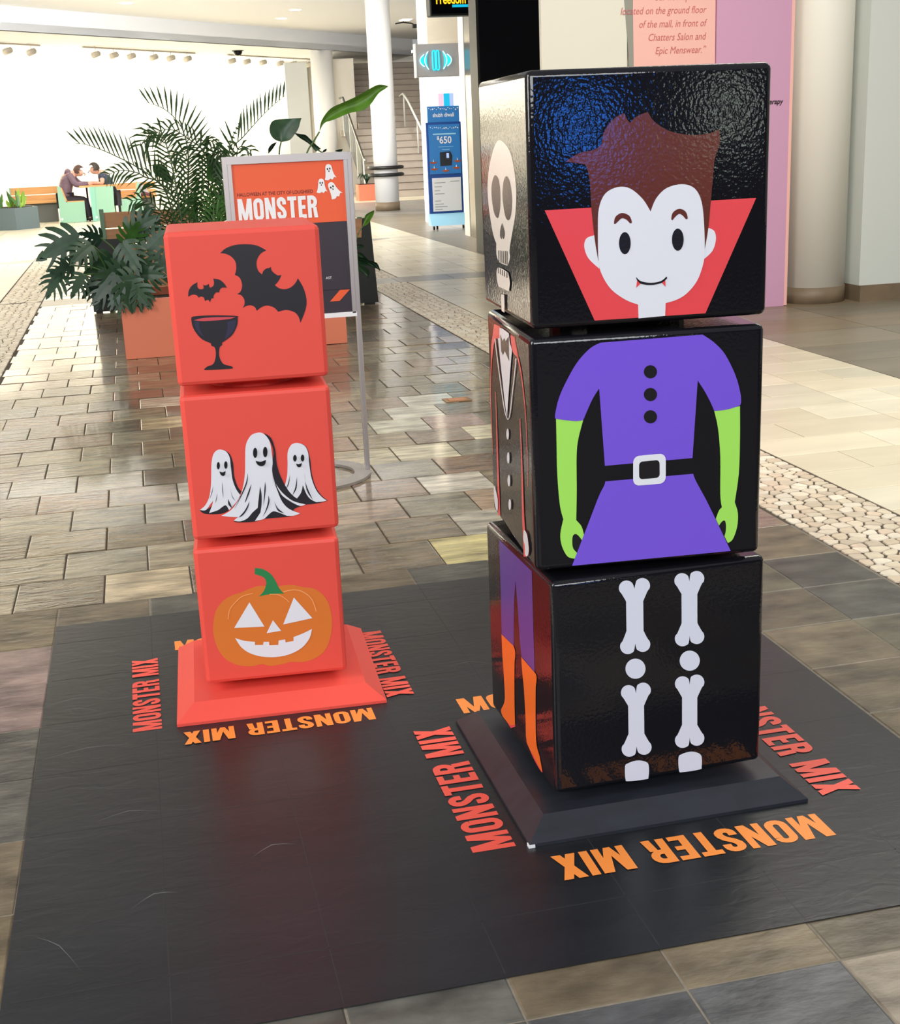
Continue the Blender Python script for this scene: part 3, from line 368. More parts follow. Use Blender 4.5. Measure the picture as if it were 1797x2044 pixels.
("pumpkin_mouth","cwhite","-101.3,-63.4,c -77.3,-73.7 -50.5,-79.5,c -51.3,-88.3,c -30,-90.5,c -28,-81.9,c -13.5,-83.4,c -13.8,-93.2,c 9.8,-94.7,c 11.7,-82.1,c 29.2,-81,c 29.5,-89.4,c 50.7,-87.7,c 51.5,-76.5,c 78.3,-68.4 101.9,-58.6,c 93.2,-84.8 70.7,-109.6 37.4,-124.4 0.4,-128.3 -35.8,-123 -66.7,-109.8 -87.8,-90.3"),
("highlight","cpeach","-114.3,-9.6,c -108.7,13.8 -99.6,27.1 -80.2,45.2 -64.2,52.1 -44.8,54.5,c -45,56.4,c -64.6,54 -81.2,46.8 -100.9,28.4 -110.3,14.6 -116,-9.1,c"),
("highlight","cpeach","34.9,51.7,c 64.3,54.1 88.1,44.2 106.7,23.3 115.6,-11.4,c 117.8,-10.8,c 108.7,24.4 89.4,46.1 64.6,56.5 34.7,54.1,c"),
("highlight","cpeach","-1.7,48.8,c 18.2,45.9 35.2,35.1 46.8,22,c 48.2,23.3,c 36.3,36.6 18.8,47.7 -1.5,50.7,c"),
],
}
BROAD = [(9.95, 'leaf_bright', [(1.39, 1.51, 1.39, 1.51, 1.39, 1.51), (1.43, 1.58, 1.41, 1.59, 1.43, 1.57), (1.5, 1.63, 1.48, 1.67, 1.5, 1.59), (1.6, 1.68, 1.58, 1.71, 1.61, 1.63), (1.69, 1.71, 1.68, 1.75, 1.72, 1.65), (1.78, 1.75, 1.76, 1.79, 1.78, 1.69), (1.85, 1.79, 1.83, 1.82, 1.84, 1.76), (1.89, 1.81, 1.88, 1.82, 1.89, 1.79), (1.92, 1.81, 1.92, 1.81, 1.92, 1.81)]), (9.9, 'leaf_dark', [(1.1, 1.45, 1.1, 1.45, 1.1, 1.45), (1.11, 1.49, 1.05, 1.47, 1.16, 1.46), (1.12, 1.53, 1.02, 1.51, 1.2, 1.5), (1.13, 1.56, 1.02, 1.56, 1.23, 1.54), (1.15, 1.59, 1.05, 1.6, 1.25, 1.59), (1.15, 1.61, 1.12, 1.61, 1.26, 1.61)]), (10.0, 'leaf_dark', [(1.21, 1.51, 1.21, 1.51, 1.21, 1.51), (1.25, 1.49, 1.25, 1.5, 1.25, 1.47), (1.29, 1.47, 1.29, 1.49, 1.28, 1.45), (1.34, 1.42, 1.34, 1.44, 1.32, 1.42), (1.38, 1.38, 1.4, 1.39, 1.36, 1.37)]), (10.0, 'leaf_dark', [(1.01, 1.37, 1.01, 1.37, 1.01, 1.37), (1.03, 1.41, 1.01, 1.41, 1.04, 1.4), (1.06, 1.44, 1.04, 1.44, 1.07, 1.44), (1.08, 1.45, 1.08, 1.45, 1.08, 1.45)]), (10.05, 'leaf_dark', [(1.41, 1.36, 1.41, 1.36, 1.41, 1.36), (1.43, 1.38, 1.42, 1.38, 1.44, 1.37), (1.45, 1.39, 1.45, 1.39, 1.45, 1.39)]), (10.05, 'leaf_dark', [(1.51, 1.37, 1.51, 1.37, 1.51, 1.37), (1.54, 1.38, 1.54, 1.38, 1.55, 1.36), (1.57, 1.38, 1.57, 1.38, 1.57, 1.38)]), (10.15, 'leaf_bright', [(1.7, 0.8, 1.7, 0.8, 1.7, 0.8), (1.72, 0.84, 1.71, 0.85, 1.74, 0.82), (1.75, 0.88, 1.72, 0.89, 1.77, 0.86), (1.78, 0.91, 1.76, 0.91, 1.79, 0.89), (1.8, 0.92, 1.8, 0.92, 1.8, 0.92)]), (10.1, 'leaf_dark', [(1.6, 0.66, 1.6, 0.66, 1.6, 0.66), (1.65, 0.66, 1.65, 0.68, 1.65, 0.64), (1.7, 0.66, 1.7, 0.66, 1.7, 0.66)]), (10.1, 'leaf_dark', [(1.61, 0.62, 1.61, 0.62, 1.61, 0.62), (1.66, 0.59, 1.67, 0.61, 1.65, 0.57), (1.73, 0.53, 1.73, 0.53, 1.73, 0.53)]), (10.1, 'leaf_dark', [(1.62, 0.58, 1.62, 0.58, 1.62, 0.58), (1.69, 0.55, 1.7, 0.57, 1.68, 0.53), (1.79, 0.48, 1.79, 0.48, 1.79, 0.48)]), (10.1, 'leaf_dark', [(1.61, 0.54, 1.61, 0.54, 1.61, 0.54), (1.66, 0.48, 1.68, 0.51, 1.65, 0.47), (1.7, 0.44, 1.72, 0.47, 1.69, 0.44), (1.71, 0.41, 1.71, 0.41, 1.71, 0.41)]), (10.1, 'leaf_dark', [(1.72, 0.55, 1.72, 0.55, 1.72, 0.55), (1.77, 0.52, 1.78, 0.53, 1.76, 0.51), (1.81, 0.46, 1.81, 0.46, 1.81, 0.46)]), (10.1, 'leaf_dark', [(1.6, 0.56, 1.6, 0.56, 1.6, 0.56), (1.66, 0.54, 1.67, 0.56, 1.66, 0.52), (1.74, 0.51, 1.74, 0.51, 1.74, 0.51)]), (10.2, 'leaf_mid', [(0.57, 1.4, 0.57, 1.4, 0.57, 1.4), (0.6, 1.34, 0.57, 1.31, 0.64, 1.35), (0.62, 1.29, 0.56, 1.25, 0.67, 1.31), (0.63, 1.23, 0.57, 1.2, 0.68, 1.24), (0.65, 1.17, 0.65, 1.17, 0.65, 1.17)]), (10.25, 'leaf_dark', [(0.18, 1.33, 0.18, 1.33, 0.18, 1.33), (0.2, 1.3, 0.18, 1.28, 0.25, 1.33), (0.23, 1.27, 0.2, 1.25, 0.28, 1.3), (0.28, 1.23, 0.25, 1.22, 0.3, 1.25), (0.32, 1.18, 0.32, 1.18, 0.32, 1.18)])]
STEMS = [(9.95, 0.007, [(1.39, 1.51), (1.34, 1.44), (1.29, 1.37), (1.22, 1.19), (1.16, 0.76), (1.1, 0.2)]), (9.9, 0.006, [(1.1, 1.45), (1.08, 1.37), (1.07, 1.13), (1.05, 0.21)]), (10.0, 0.006, [(1.38, 1.38), (1.43, 1.3), (1.37, 0.93), (1.16, 0.19)]), (10.15, 0.005, [(1.7, 0.8), (1.66, 0.74), (1.58, 0.53), (1.45, 0.15)]), (10.1, 0.005, [(1.63, 0.58), (1.53, 0.41), (1.34, 0.03)]), (10.1, 0.005, [(1.62, 0.66), (1.52, 0.45), (1.3, 0.03)])]
FRONDS = [(10.0, 0.22, 1, [(0.35, 0.38), (0.34, 0.98), (0.2, 1.21), (0.05, 1.33), (-0.07, 1.4), (-0.17, 1.45), (-0.27, 1.49), (-0.34, 1.5)]), (10.15, 0.24, 1, [(0.39, 0.36), (0.41, 1.03), (0.44, 1.36), (0.43, 1.52), (0.39, 1.62), (0.32, 1.7), (0.25, 1.74), (0.19, 1.76)]), (9.95, 0.2, 2, [(0.37, 0.38), (0.33, 1.11), (0.31, 1.32), (0.29, 1.44), (0.27, 1.53), (0.22, 1.55), (0.16, 1.53), (0.1, 1.46)]), (10.2, 0.17, 2, [(0.41, 0.35), (0.58, 1.22), (0.56, 1.4), (0.47, 1.49), (0.37, 1.56), (0.28, 1.57), (0.19, 1.54)]), (10.1, 0.15, 2, [(0.39, 0.36), (0.41, 1.1), (0.43, 1.3), (0.41, 1.41), (0.34, 1.39), (0.31, 1.34)]), (10.05, 0.14, 2, [(0.35, 0.37), (0.26, 1.11), (0.11, 1.25), (0.03, 1.29), (-0.06, 1.3), (-0.13, 1.28)]), (10.2, 0.1, 2, [(0.41, 0.35), (0.62, 1.29), (0.58, 1.43), (0.57, 1.49), (0.62, 1.48), (0.67, 1.45)]), (10.1, 0.14, 2, [(0.35, 0.36), (0.24, 0.91), (0.15, 1.05), (0.07, 1.09), (-0.01, 1.08)]), (10.15, 0.13, 2, [(0.43, 0.35), (0.71, 1.22), (0.73, 1.39), (0.66, 1.4), (0.59, 1.38)]), (10.0, 0.03, 2, [(0.42, 0.37), (0.69, 1.22), (0.74, 1.45), (0.82, 1.59)]), (10.1, 0.2, 3, [(0.43, 0.36), (0.73, 1.22), (0.77, 1.42), (0.85, 1.5), (1.02, 1.66), (1.18, 1.78)]), (10.15, 0.12, 2, [(0.43, 0.35), (0.75, 1.21), (0.8, 1.4), (0.85, 1.43), (0.91, 1.39)])]
MONSTERA = [(-0.47, 9.75, 0.83, 0.205, 200), (-0.35, 9.7, 0.78, 0.13, 215), (-0.49, 9.7, 0.67, 0.105, 190), (-0.57, 9.72, 0.59, 0.13, 235), (-0.41, 9.7, 0.57, 0.117, 235), (-0.28, 9.9, 0.86, 0.107, 160), (-0.06, 9.7, 0.76, 0.142, 300), (0.03, 9.95, 0.9, 0.165, 30), (0.09, 10.0, 0.93, 0.127, 80), (-0.21, 9.62, 0.55, 0.159, 225), (-0.1, 9.6, 0.49, 0.134, 280), (-0.04, 9.6, 0.49, 0.141, 310), (-0.23, 9.8, 0.68, 0.144, 200), (-0.1, 9.7, 0.63, 0.148, 240), (0.02, 9.75, 0.67, 0.143, 330), (-0.03, 9.9, 0.84, 0.139, 60), (0.05, 9.75, 0.58, 0.137, 0), (-0.28, 9.7, 0.48, 0.111, 250), (0.01, 9.6, 0.47, 0.11, 260), (0.13, 9.9, 0.79, 0.158, 40), (0.15, 9.8, 0.63, 0.156, 10), (-0.33, 9.75, 0.51, 0.093, 215), (-0.16, 9.6, 0.43, 0.092, 270), (-0.06, 9.65, 0.56, 0.141, 180), (-0.15, 9.66, 0.6, 0.154, 170)]
MBASE = (-0.04, 9.85, 0.36)
FAR = {'chair': (29.4, [(-1.48, 0.74), (-1.42, 0.75), (-1.33, 0.42), (-0.96, 0.42), (-0.96, -0.03), (-1.49, -0.02)]), 'table': (29.3, [(-0.83, 0.71), (-0.34, 0.71), (-0.37, -0.01), (-0.82, -0.01)]), 'chair2': (29.6, [(0.15, 0.74), (0.19, 0.74), (0.22, 0.42), (0.25, 0.09), (-0.22, 0.07), (-0.23, 0.41), (0.11, 0.42)]), 'benchback': (30.6, [(-2.51, 0.74), (-1.52, 0.72), (-1.56, 0.4), (-2.11, 0.41)]), 'benchseat': (30.2, [(-2.08, 0.43), (-1.53, 0.42), (-1.53, 0.31), (-2.09, 0.33)]), 'benchbase': (30.4, [(-1.93, 0.29), (-1.54, 0.29), (-1.55, 0.01), (-1.95, 0.02)]), 'bench2back': (30.9, [(-0.34, 0.73), (0.14, 0.72), (0.12, 0.42), (-0.32, 0.43)]), 'bench2seat': (30.6, [(0.22, 0.46), (0.56, 0.45), (0.55, 0.4), (0.22, 0.41)]), 'bench2base': (30.8, [(0.22, 0.38), (0.61, 0.37), (0.6, 0.06), (0.25, 0.07)]), 'top': (29.35, [(-0.98, 0.72), (-0.34, 0.71), (-0.35, 0.68), (-0.99, 0.65)]), 'plantL': (27.7, [(-2.51, 0.43), (-2.22, 0.41), (-2.24, -0.01), (-2.57, 0.01)]), 'plantR': (27.9, [(-2.24, 0.4), (-1.81, 0.4), (-1.83, -0.02), (-2.26, -0.02)]), 'jacket': (30.5, [(0.16, 0.77), (0.27, 0.69), (0.43, 0.48), (0.25, 0.48), (0.16, 0.59)])}
PA = {'hip': (-1.35, 0.45), 'waist': (-1.35, 0.62), 'chest': (-1.28, 0.85), 'sh': (-1.2, 0.98), 'neck': (-1.12, 1.01), 'head': (-1.0, 1.02), 'elbow': (-1.1, 0.76), 'wrist': (-0.84, 0.76), 'hand': (-0.76, 0.78), 'knee': (-0.94, 0.44), 'ankle': (-0.9, 0.04), 'toe': (-0.83, 0.01)}
PB = {'hip': (-0.38, 0.45), 'waist': (-0.42, 0.61), 'chest': (-0.49, 0.83), 'sh': (-0.55, 0.96), 'neck': (-0.61, 1.01), 'head': (-0.71, 1.06), 'elbow': (-0.55, 0.76), 'wrist': (-0.74, 0.78), 'hand': (-0.8, 0.78), 'knee': (-0.73, 0.43), 'ankle': (-0.85, 0.04), 'toe': (-0.94, 0.02)}
# ------------------------------------------------------------------ floor
def in_view(x, y, m=0.04):
    d = Vector((x, y, -EYE)); z = d.dot(fwd)
    if z < 0.2: return False
    u = d.dot(rt)/z*F_PX/1797; v = d.dot(up)/z*F_PX/2044
    return abs(u) < 0.5+m and abs(v) < 0.5+m
def rect_view(x0, x1, y0, y1, m=0.9): return any(in_view(a, b, m) for a in (x0, (x0+x1)/2, x1) for b in (y0, (y0+y1)/2, y1))
MAT = (-0.371, 1.674, 1.959, 4.1055)
floor = box('floor', -13, 13, -7, 48, -0.30, -0.0045, M['grout_dark']); props(floor, 'concourse floor of slate, beige stone and pebble bands', None, None, 'structure')
box('grout_bed', -1.0, 2.275, 1.0, 4.29, -.02, -.0025, M['grout'], floor)
TILE_ME = {}
def tile_mesh(w, d, key, m):
    if key in TILE_ME: return TILE_ME[key]
    bm = B(); b = 0.0035; t = 0.0015
    lo = [bm.verts.new((sx*w/2, sy*d/2, -0.012)) for sx, sy in ((-1, -1), (1, -1), (1, 1), (-1, 1))]
    md = [bm.verts.new((sx*w/2, sy*d/2, -t)) for sx, sy in ((-1, -1), (1, -1), (1, 1), (-1, 1))]
    hi = [bm.verts.new((sx*(w/2-b), sy*(d/2-b), 0)) for sx, sy in ((-1, -1), (1, -1), (1, 1), (-1, 1))]
    for A, C in ((lo, md), (md, hi)):
        for i in range(4): bm.faces.new((A[i], A[(i+1) % 4], C[(i+1) % 4], C[i]))
    bm.faces.new(hi); me = bpy.data.meshes.new(key); bm.normal_update(); bm.to_mesh(me); bm.free(); me.materials.append(m); TILE_ME[key] = me; return me
def add_tile(x0, x1, y0, y1, color, m, gap=0.004, tilt=0.0035, dz=0.0012, parent=floor, name='tile'):
    w, d = x1-x0-gap, y1-y0-gap
    me = tile_mesh(round(w, 3), round(d, 3), 'tile_%s_%d_%d' % (m.name, round(w*1000), round(d*1000)), m)
    o = bpy.data.objects.new(name, me); COL.objects.link(o); o.parent = parent
    o.location = ((x0+x1)/2, (y0+y1)/2, random.uniform(-dz, 0)-0.0003); o.rotation_euler = (random.uniform(-tilt, tilt), random.uniform(-tilt, tilt), 0); o.color = (*color, 1)
    return o
def run_tile(bm, x0, x1, y0, y1, gap=0.005, tilt=0.004):
    x0 += gap/2; x1 -= gap/2; y0 += gap/2; y1 -= gap/2
    a, b = random.uniform(-tilt, tilt), random.uniform(-tilt, tilt); cx, cy = (x0+x1)/2, (y0+y1)/2
    z = lambda x, y: (x-cx)*a+(y-cy)*b-0.0006
    lo = [bm.verts.new((x, y, -0.012)) for x, y in ((x0, y0), (x1, y0), (x1, y1), (x0, y1))]
    hi = [bm.verts.new((x, y, z(x, y))) for x, y in ((x0, y0), (x1, y0), (x1, y1), (x0, y1))]
    bm.faces.new(hi)
    for i in range(4): bm.faces.new((lo[i], lo[(i+1) % 4], hi[(i+1) % 4], hi[i]))
def stuff(name, bm, m): 
    o = ob(name, bm, m, floor); o['kind'] = 'stuff'; return o
# slate walk: near field on a square grid, farther on in running bond
XL, XR = -0.975, 2.268
near_x = [XL, -0.665, -0.371] + [-0.371+0.2936*k for k in range(1, 9)] + [XR]
near_y = [1.23, 1.53, 1.84, 2.14, 2.44, 2.74, 3.04, 3.34, 3.645, 3.945, 4.29]
SPECIAL = [((.95, 4.45), (.58, .50, .22)), ((-.22, 4.45), (.52, .42, .27)), ((1.1, 5.36), (.56, .51, .42)), ((1.25, 5.98), (.52, .46, .31)), ((1.55, 6.3), (.58, .52, .35)), ((.95, 6.0), (.44, .38, .25)),
  ((1.25, 6.65), (.52, .49, .38)), ((1.4, 6.97), (.52, .49, .40)), ((1.55, 7.3), (.55, .52, .44)), ((1.55, 5.67), (.55, .52, .44)), ((.2, 5.67), (.46, .43, .34)), ((.1, 7.9), (.52, .48, .36)), ((.1, 7.3), (.48, .38, .22)), ((-.07, 5.38), (.33, .30, .22)), ((1.1, 4.75), (.40, .36, .28)), ((.8, 5.06), (.33, .24, .17)), ((1.4, 4.75), (.33, .22, .14)), ((1.25, 5.06), (.36, .25, .16)), ((1.55, 6.65), (.30, .20, .17)), ((.66, 4.75), (.25, .20, .14))]
slate_n = 0; far_bm = B(); near_bm = B()
for j in range(len(near_y)-1):
    for i in range(len(near_x)-1):
        x0, x1, y0, y1 = near_x[i], near_x[i+1], near_y[j], near_y[j+1]
        if x1-x0 < 0.03: continue
        if x0 >= MAT[0]-.01 and x1 <= MAT[1]+.03 and y0 >= MAT[2] and y1 <= MAT[3]: continue
        if not rect_view(x0, x1, y0, y1): continue
        c = random.choice(SLATE_NEAR); k = random.uniform(.85, 1.15)
        if y1 < 2.0 and 1.0 < (x0+x1)/2 < 1.35: c = (.25, .21, .155)
        if y1 < 2.0 and 0.55 < (x0+x1)/2 < 1.0: c = (.085, .088, .09)
        if x0 < -.4 and 3.3 < y0 < 3.9: c = (.24, .17, .15)
        if rect_view(x0, x1, y0, y1, .04): add_tile(x0, x1, y0, y1, [a*k for a in c], M['slate_near']); slate_n += 1
        else: run_tile(near_bm, x0, x1, y0, y1)
row = 0; y = 4.29
while y < 19.2:
    h = 0.312
    if 13.45 < y < 14.0: y = 14.05; continue
    off = -0.37 if row % 2 == 1 else -0.52
    x = off-0.2936*3
    while x < XR:
        x0, x1 = max(x, XL), min(x+0.2936, XR); x += 0.2936
        if x1-x0 < 0.02 or not rect_view(x0, x1, y, y+h): continue
        if slate_n < 292 and y < 11 and rect_view(x0, x1, y, y+h, .04):
            c = random.choice(SLATE_FAR); k = random.uniform(.85, 1.2); c = [a*k for a in c]
            for (sx, sy), sc in SPECIAL:
                if x0 <= sx < x1 and y <= sy < y+h: c = sc
            add_tile(x0, x1, y, y+h, c, M['slate'], gap=0.0055, tilt=0.006, dz=0.002); slate_n += 1
        else: run_tile(far_bm, x0, x1, y, y+h, tilt=0.006)
    y += h; row += 1
stuff('slate_tiles', far_bm, M['slate_run']); stuff('near_slate_tiles', near_bm, island_mat('slate_near_run', SLATE_NEAR, 0.42, ((7, 11, 7), 0.5), ((12, 24, 10), 0.7, 0.008, 5)))
# beige stone to the right and left
bm = B(); bn = 0
def beige(x0, x1, y0, y1):
    global bn
    if not rect_view(x0, x1, y0, y1): return
    c = random.choice(BEIGE); k = random.uniform(.93, 1.07)
    if bn < 240 and y0 < 12 and rect_view(x0, x1, y0, y1, .04): add_tile(x0, x1, y0, y1, [a*k for a in c], M['beige_stone'], gap=0.004, tilt=0.0006, dz=0.0004); bn += 1
    else: run_tile(bm, x0, x1, y0, y1, gap=0.006, tilt=0.0008)
y = 1.85; r = 0
while y < 25.4:
    if 13.4 < y < 14.0: y = 14.05; continue
    if r % 2 == 0:
        for a, b_ in ((2.705, 3.0), (3.0, 3.6), (3.6, 3.9), (3.9, 4.185)): beige(a, b_, y, y+.3095)
    else:
        for a, b_ in ((2.705, 3.29), (3.29, 3.6), (3.6, 4.185)): beige(a, b_, y, y+.3095)
    if y > 1.8:
        for k in range(12):
            a = -1.41-0.6*k-(0.3 if r % 2 else 0); beige(a-0.6, a, y, y+.3095)
        if r % 2: beige(-1.71, -1.41, y, y+.3095)
    if y > 19.8:
        for k in range(8):
            a = -1.41+0.6*k-(0.3 if r % 2 else 0)
            if a+0.6 < 2.75: beige(max(a, -1.41), a+0.6, y, y+.3095)
    y += .3095; r += 1
y = 25.4
while y < 40:
    for k in range(22):
        a = -3+0.6*k
        if (y > 31.0 or a < 3.3) and rect_view(a, a+.6, y, y+.6): run_tile(bm, a, a+.6, y, y+.6, gap=0.006, tilt=0.0008)
    y += .6
stuff('beige_stone_tiles', bm, M['beige_run'])
bm = B(); y = 1.9
while y < 25.4:
    for k in range(9):
        a = 4.185+0.9*k
        if rect_view(a, a+.9, y, y+.6): run_tile(bm, a, a+.9, y, y+.6, gap=0.006, tilt=0.001)
    y += .6
stuff('tan_stone_tiles', bm, M['tan_run'])
bm = B()
for y0, y1, xa, xb in ((13.5, 14.05, XL, 9.0), (19.2, 19.8, -8, 3.7)):
    x = xa
    while x < xb: run_tile(bm, x, min(x+.6, xb), y0, y1, gap=0.005, tilt=0.002); x += .6
y = 25.5
while y < 31.1:
    x = 3.4
    while x < 12: run_tile(bm, x, x+.6, y, y+.31, gap=0.005, tilt=0.004); x += .6
    y += .31
stuff('grey_slate_bands', bm, M['band_run'])
bm = B(); run_tile(bm, -8, XL, 13.95, 14.05, gap=0); stuff('pale_threshold_strip', bm, M['beige_run'])
# pebble bands: irregular flat stones set in grout
def pebbles(xa, xb, ya, yb, s, m=0.03):
    nx, ny = max(3, int((xb-xa)/s)), int((yb-ya)/s); sx, sy = (xb-xa)/nx, (yb-ya)/ny
    P = {(i, j): (xa+(i+.5+random.uniform(-.36, .36))*sx, ya+(j+.5+random.uniform(-.36, .36))*sy) for i in range(nx) for j in range(ny)}
    for (i, j), p in P.items():
        if not in_view(p[0], p[1], m): continue
        poly = [(max(xa+.003, p[0]-s), p[1]-s), (min(xb-.003, p[0]+s), p[1]-s), (min(xb-.003, p[0]+s), p[1]+s), (max(xa+.003, p[0]-s), p[1]+s)]
        for di in (-2, -1, 0, 1, 2):
            for dj in (-2, -1, 0, 1, 2):
                q = P.get((i+di, j+dj))
                if q is None or q == p: continue
                mx, my, nxv, nyv = (p[0]+q[0])/2, (p[1]+q[1])/2, q[0]-p[0], q[1]-p[1]
                out = []
                for a, b_ in zip(poly, poly[1:]+poly[:1]):
                    da = (a[0]-mx)*nxv+(a[1]-my)*nyv; db = (b_[0]-mx)*nxv+(b_[1]-my)*nyv
                    if da <= 0: out.append(a)
                    if da*db < 0: t = da/(da-db); out.append((a[0]+(b_[0]-a[0])*t, a[1]+(b_[1]-a[1])*t))
                poly = out
                if len(poly) < 3: break
            if len(poly) < 3: break
        if len(poly) >= 3: yield p, poly
def pebble_geo(bm, p, poly, z=0.0, o=(0, 0)):
    cx = sum(a[0] for a in poly)/len(poly); cy = sum(a[1] for a in poly)/len(poly); k = random.uniform(.87, .96)
    # chamfer corners so stones read rounded
    pts = []
    for a, b_ in zip(poly, poly[1:]+poly[:1]):
        pts.append((a[0]*.82+b_[0]*.18, a[1]*.82+b_[1]*.18)); pts.append((a[0]*.18+b_[0]*.82, a[1]*.18+b_[1]*.82))
    pts = [(cx+(a-cx)*k-o[0], cy+(b_-cy)*k-o[1]) for a, b_ in pts]; cx -= o[0]; cy -= o[1]
    lo = [bm.verts.new((a, b_, -.006)) for a, b_ in pts]; hi = [bm.verts.new((cx+(a-cx)*.93, cy+(b_-cy)*.93, z)) for a, b_ in pts]; n = len(pts)
    for i in range(n): bm.faces.new((lo[i], lo[(i+1) % n], hi[(i+1) % n], hi[i]))
    bm.faces.new(hi)
PC = [(.76, .66, .50), (.70, .58, .43), (.82, .74, .60), (.64, .54, .41), (.80, .70, .55), (.72, .58, .44)]
bm = B(); cnt = 0
allp = sorted(pebbles(2.275, 2.70, 2.9, 13.5, .058), key=lambda t: t[0][1])
for p, poly in allp:
    if cnt < 285:
        b2 = B(); pebble_geo(b2, p, poly, random.uniform(-.001, 0), p); o = ob('pebble', b2, M['pebble'], floor); o.location = (p[0], p[1], 0); k = random.uniform(.9, 1.1); o.color = (*[a*k for a in random.choice(PC)], 1); cnt += 1
    else: pebble_geo(bm, p, poly)
for ya, yb, xa, xb, s in ((14.05, 16.5, 2.275, 2.70, .07), (1.5, 2.9, 2.275, 2.70, .058), (1.6, 13.9, -1.405, -.978, .062), (14.05, 19.2, -1.405, -.978, .08)):
    for p, poly in pebbles(xa, xb, ya, yb, s, .9): pebble_geo(bm, p, poly)
stuff('pebbles', bm, M['pebble_run'])
# ------------------------------------------------------------------ room shell
def wall_strip(name, p0, p1, z0, z1, th, m):
    d = Vector((p1[0]-p0[0], p1[1]-p0[1], 0)).normalized(); n = Vector((-d.y, d.x, 0))*th
    bm = B(); P = [(p0[0], p0[1]), (p1[0], p1[1]), (p1[0]+n.x, p1[1]+n.y), (p0[0]+n.x, p0[1]+n.y)]
    prism(bm, P, 2, z0, z1); o = ob(name, bm, m); return props(o, None, None, None, 'structure')
UW = Vector((0.665, 0.747, 0))
def wl(t): return (-2.55+UW.x*t, 33.19+UW.y*t)      # foot of the washed back wall
o = wall_strip('wall_back', wl(-15), wl(16), -0.1, 3.78, 0.3, M['plaster']); o['label'] = 'pale back wall washed by track spotlights'
def fl(t): return (-2.1+UW.x*t, 28.2+UW.y*t)
bm = B(); a, b_, c, d = fl(-15), fl(16), wl(16), wl(-15)
prism(bm, [(a[0], a[1]), (b_[0], b_[1]), (c[0]+.2, c[1]+.2), (d[0]-.2, d[1]+.2)], 2, 3.75, 3.9); props(ob('ceiling', bm, M['ceil']), 'lower cream ceiling along the back wall', None, None, 'structure')
o = wall_strip('trim_1', fl(-15), fl(16), 3.75, 4.22, 0.12, M['fascia']); o['label'] = 'bluish white vertical ceiling step'
bm = B(); prism(bm, [(-13, 10.5), (13, 10.5), (13, 44), (b_[0], b_[1]+.02), (a[0], a[1]+.02), (-13, 16.5)], 2, 4.2, 4.4); props(ob('ceiling', bm, M['ceil']), 'upper white ceiling over the concourse', None, None, 'structure')
o = box('blocking_wall_left', -12.9, -12.6, -7, 24, -0.1, 6.0, M['plaster']); props(o, None, None, None, 'structure')  # unseen wall, added to block the open horizon on the left
o = box('wall_front', -13, 13, -6.9, -6.5, -0.1, 4.6, M['dark_wall']); props(o, 'dark shopfronts behind the viewer', None, None, 'structure')
o = box('wall_right', 5.70, 13, 9.75, 10.0, 0.13, 4.6, M['wall_grey']); props(o, 'white wall beside the round column', None, None, 'structure')
o = box('baseboard_right', 5.70, 13, 9.73, 10.0, -0.01, 0.13, M['skirting']); props(o, None, None, None, 'structure')
o = box('wall_far', 5.35, 13, 42.5, 42.8, -0.1, 3.9, M['plaster']); props(o, None, None, None, 'structure')
o = box('wall_side', 12.6, 12.9, -7, 42, -0.1, 5.0, M['plaster']); props(o, None, None, None, 'structure')
bm = B(); lathe(bm, [(.262, .13), (.262, 4.6)], 5.43, 10.04, 40); o = ob('column', bm, M['col_warm'], None, True); props(o, 'thick round white column beside the mauve panel', 'column')
bm = B(); lathe(bm, [(.268, -0.01), (.268, .13)], 5.43, 10.04, 40); ob('column_base', bm, M['skirting'], o, True)['label'] = 'brown stone column base'
# far round pillar with two black bumper rings
t = empty('pillar', (5.155, 27.45, 0), 0, 'slender white pillar with two black bumper rings before the stairs', 'pillar')
bm = B(); lathe(bm, [(.245, .16), (.245, 4.2)], 0, 0, 32); ob('shaft', bm, M['col_white'], t, True)
bm = B(); lathe(bm, [(.255, 0), (.255, .17)], 0, 0, 32); ob('pillar_base', bm, M['skirting'], t, True)
for z in (.86, .715):
    bm = B(); tube(bm, [(math.cos(2*math.pi*k/28)*.34, math.sin(2*math.pi*k/28)*.34, z) for k in range(28)], .036, 8, True); r_ = ob('bumper_ring', bm, M['rubber'], t, True)
    bm = B()
    for k in range(4): a = math.pi/2*k+.4; tube(bm, [(math.cos(a)*.23, math.sin(a)*.23, z), (math.cos(a)*.33, math.sin(a)*.33, z)], .012, 6)
    ob('bracket', bm, M['rubber'], r_)
bm = B(); lathe(bm, [(.30, 0), (.30, 3.745)], 5.34, 36.9, 32); o = ob('pillar', bm, M['col_white'], None, True); props(o, 'plain white pillar against the far wall left of the stairs', 'pillar')
bm = B(); c0 = Vector((4.55, 38.4, 0)); 
box_o = box('wall_panel', 4.5, 5.12, 38.3, 38.5, 0, 3.55, mat('grey_alcove', hexc(196, 202, 206), 0.4, noise=((1, 1, 1), 0.05))); props(box_o, 'tall grey panel on the far wall beside the plain pillar', 'wall panel')
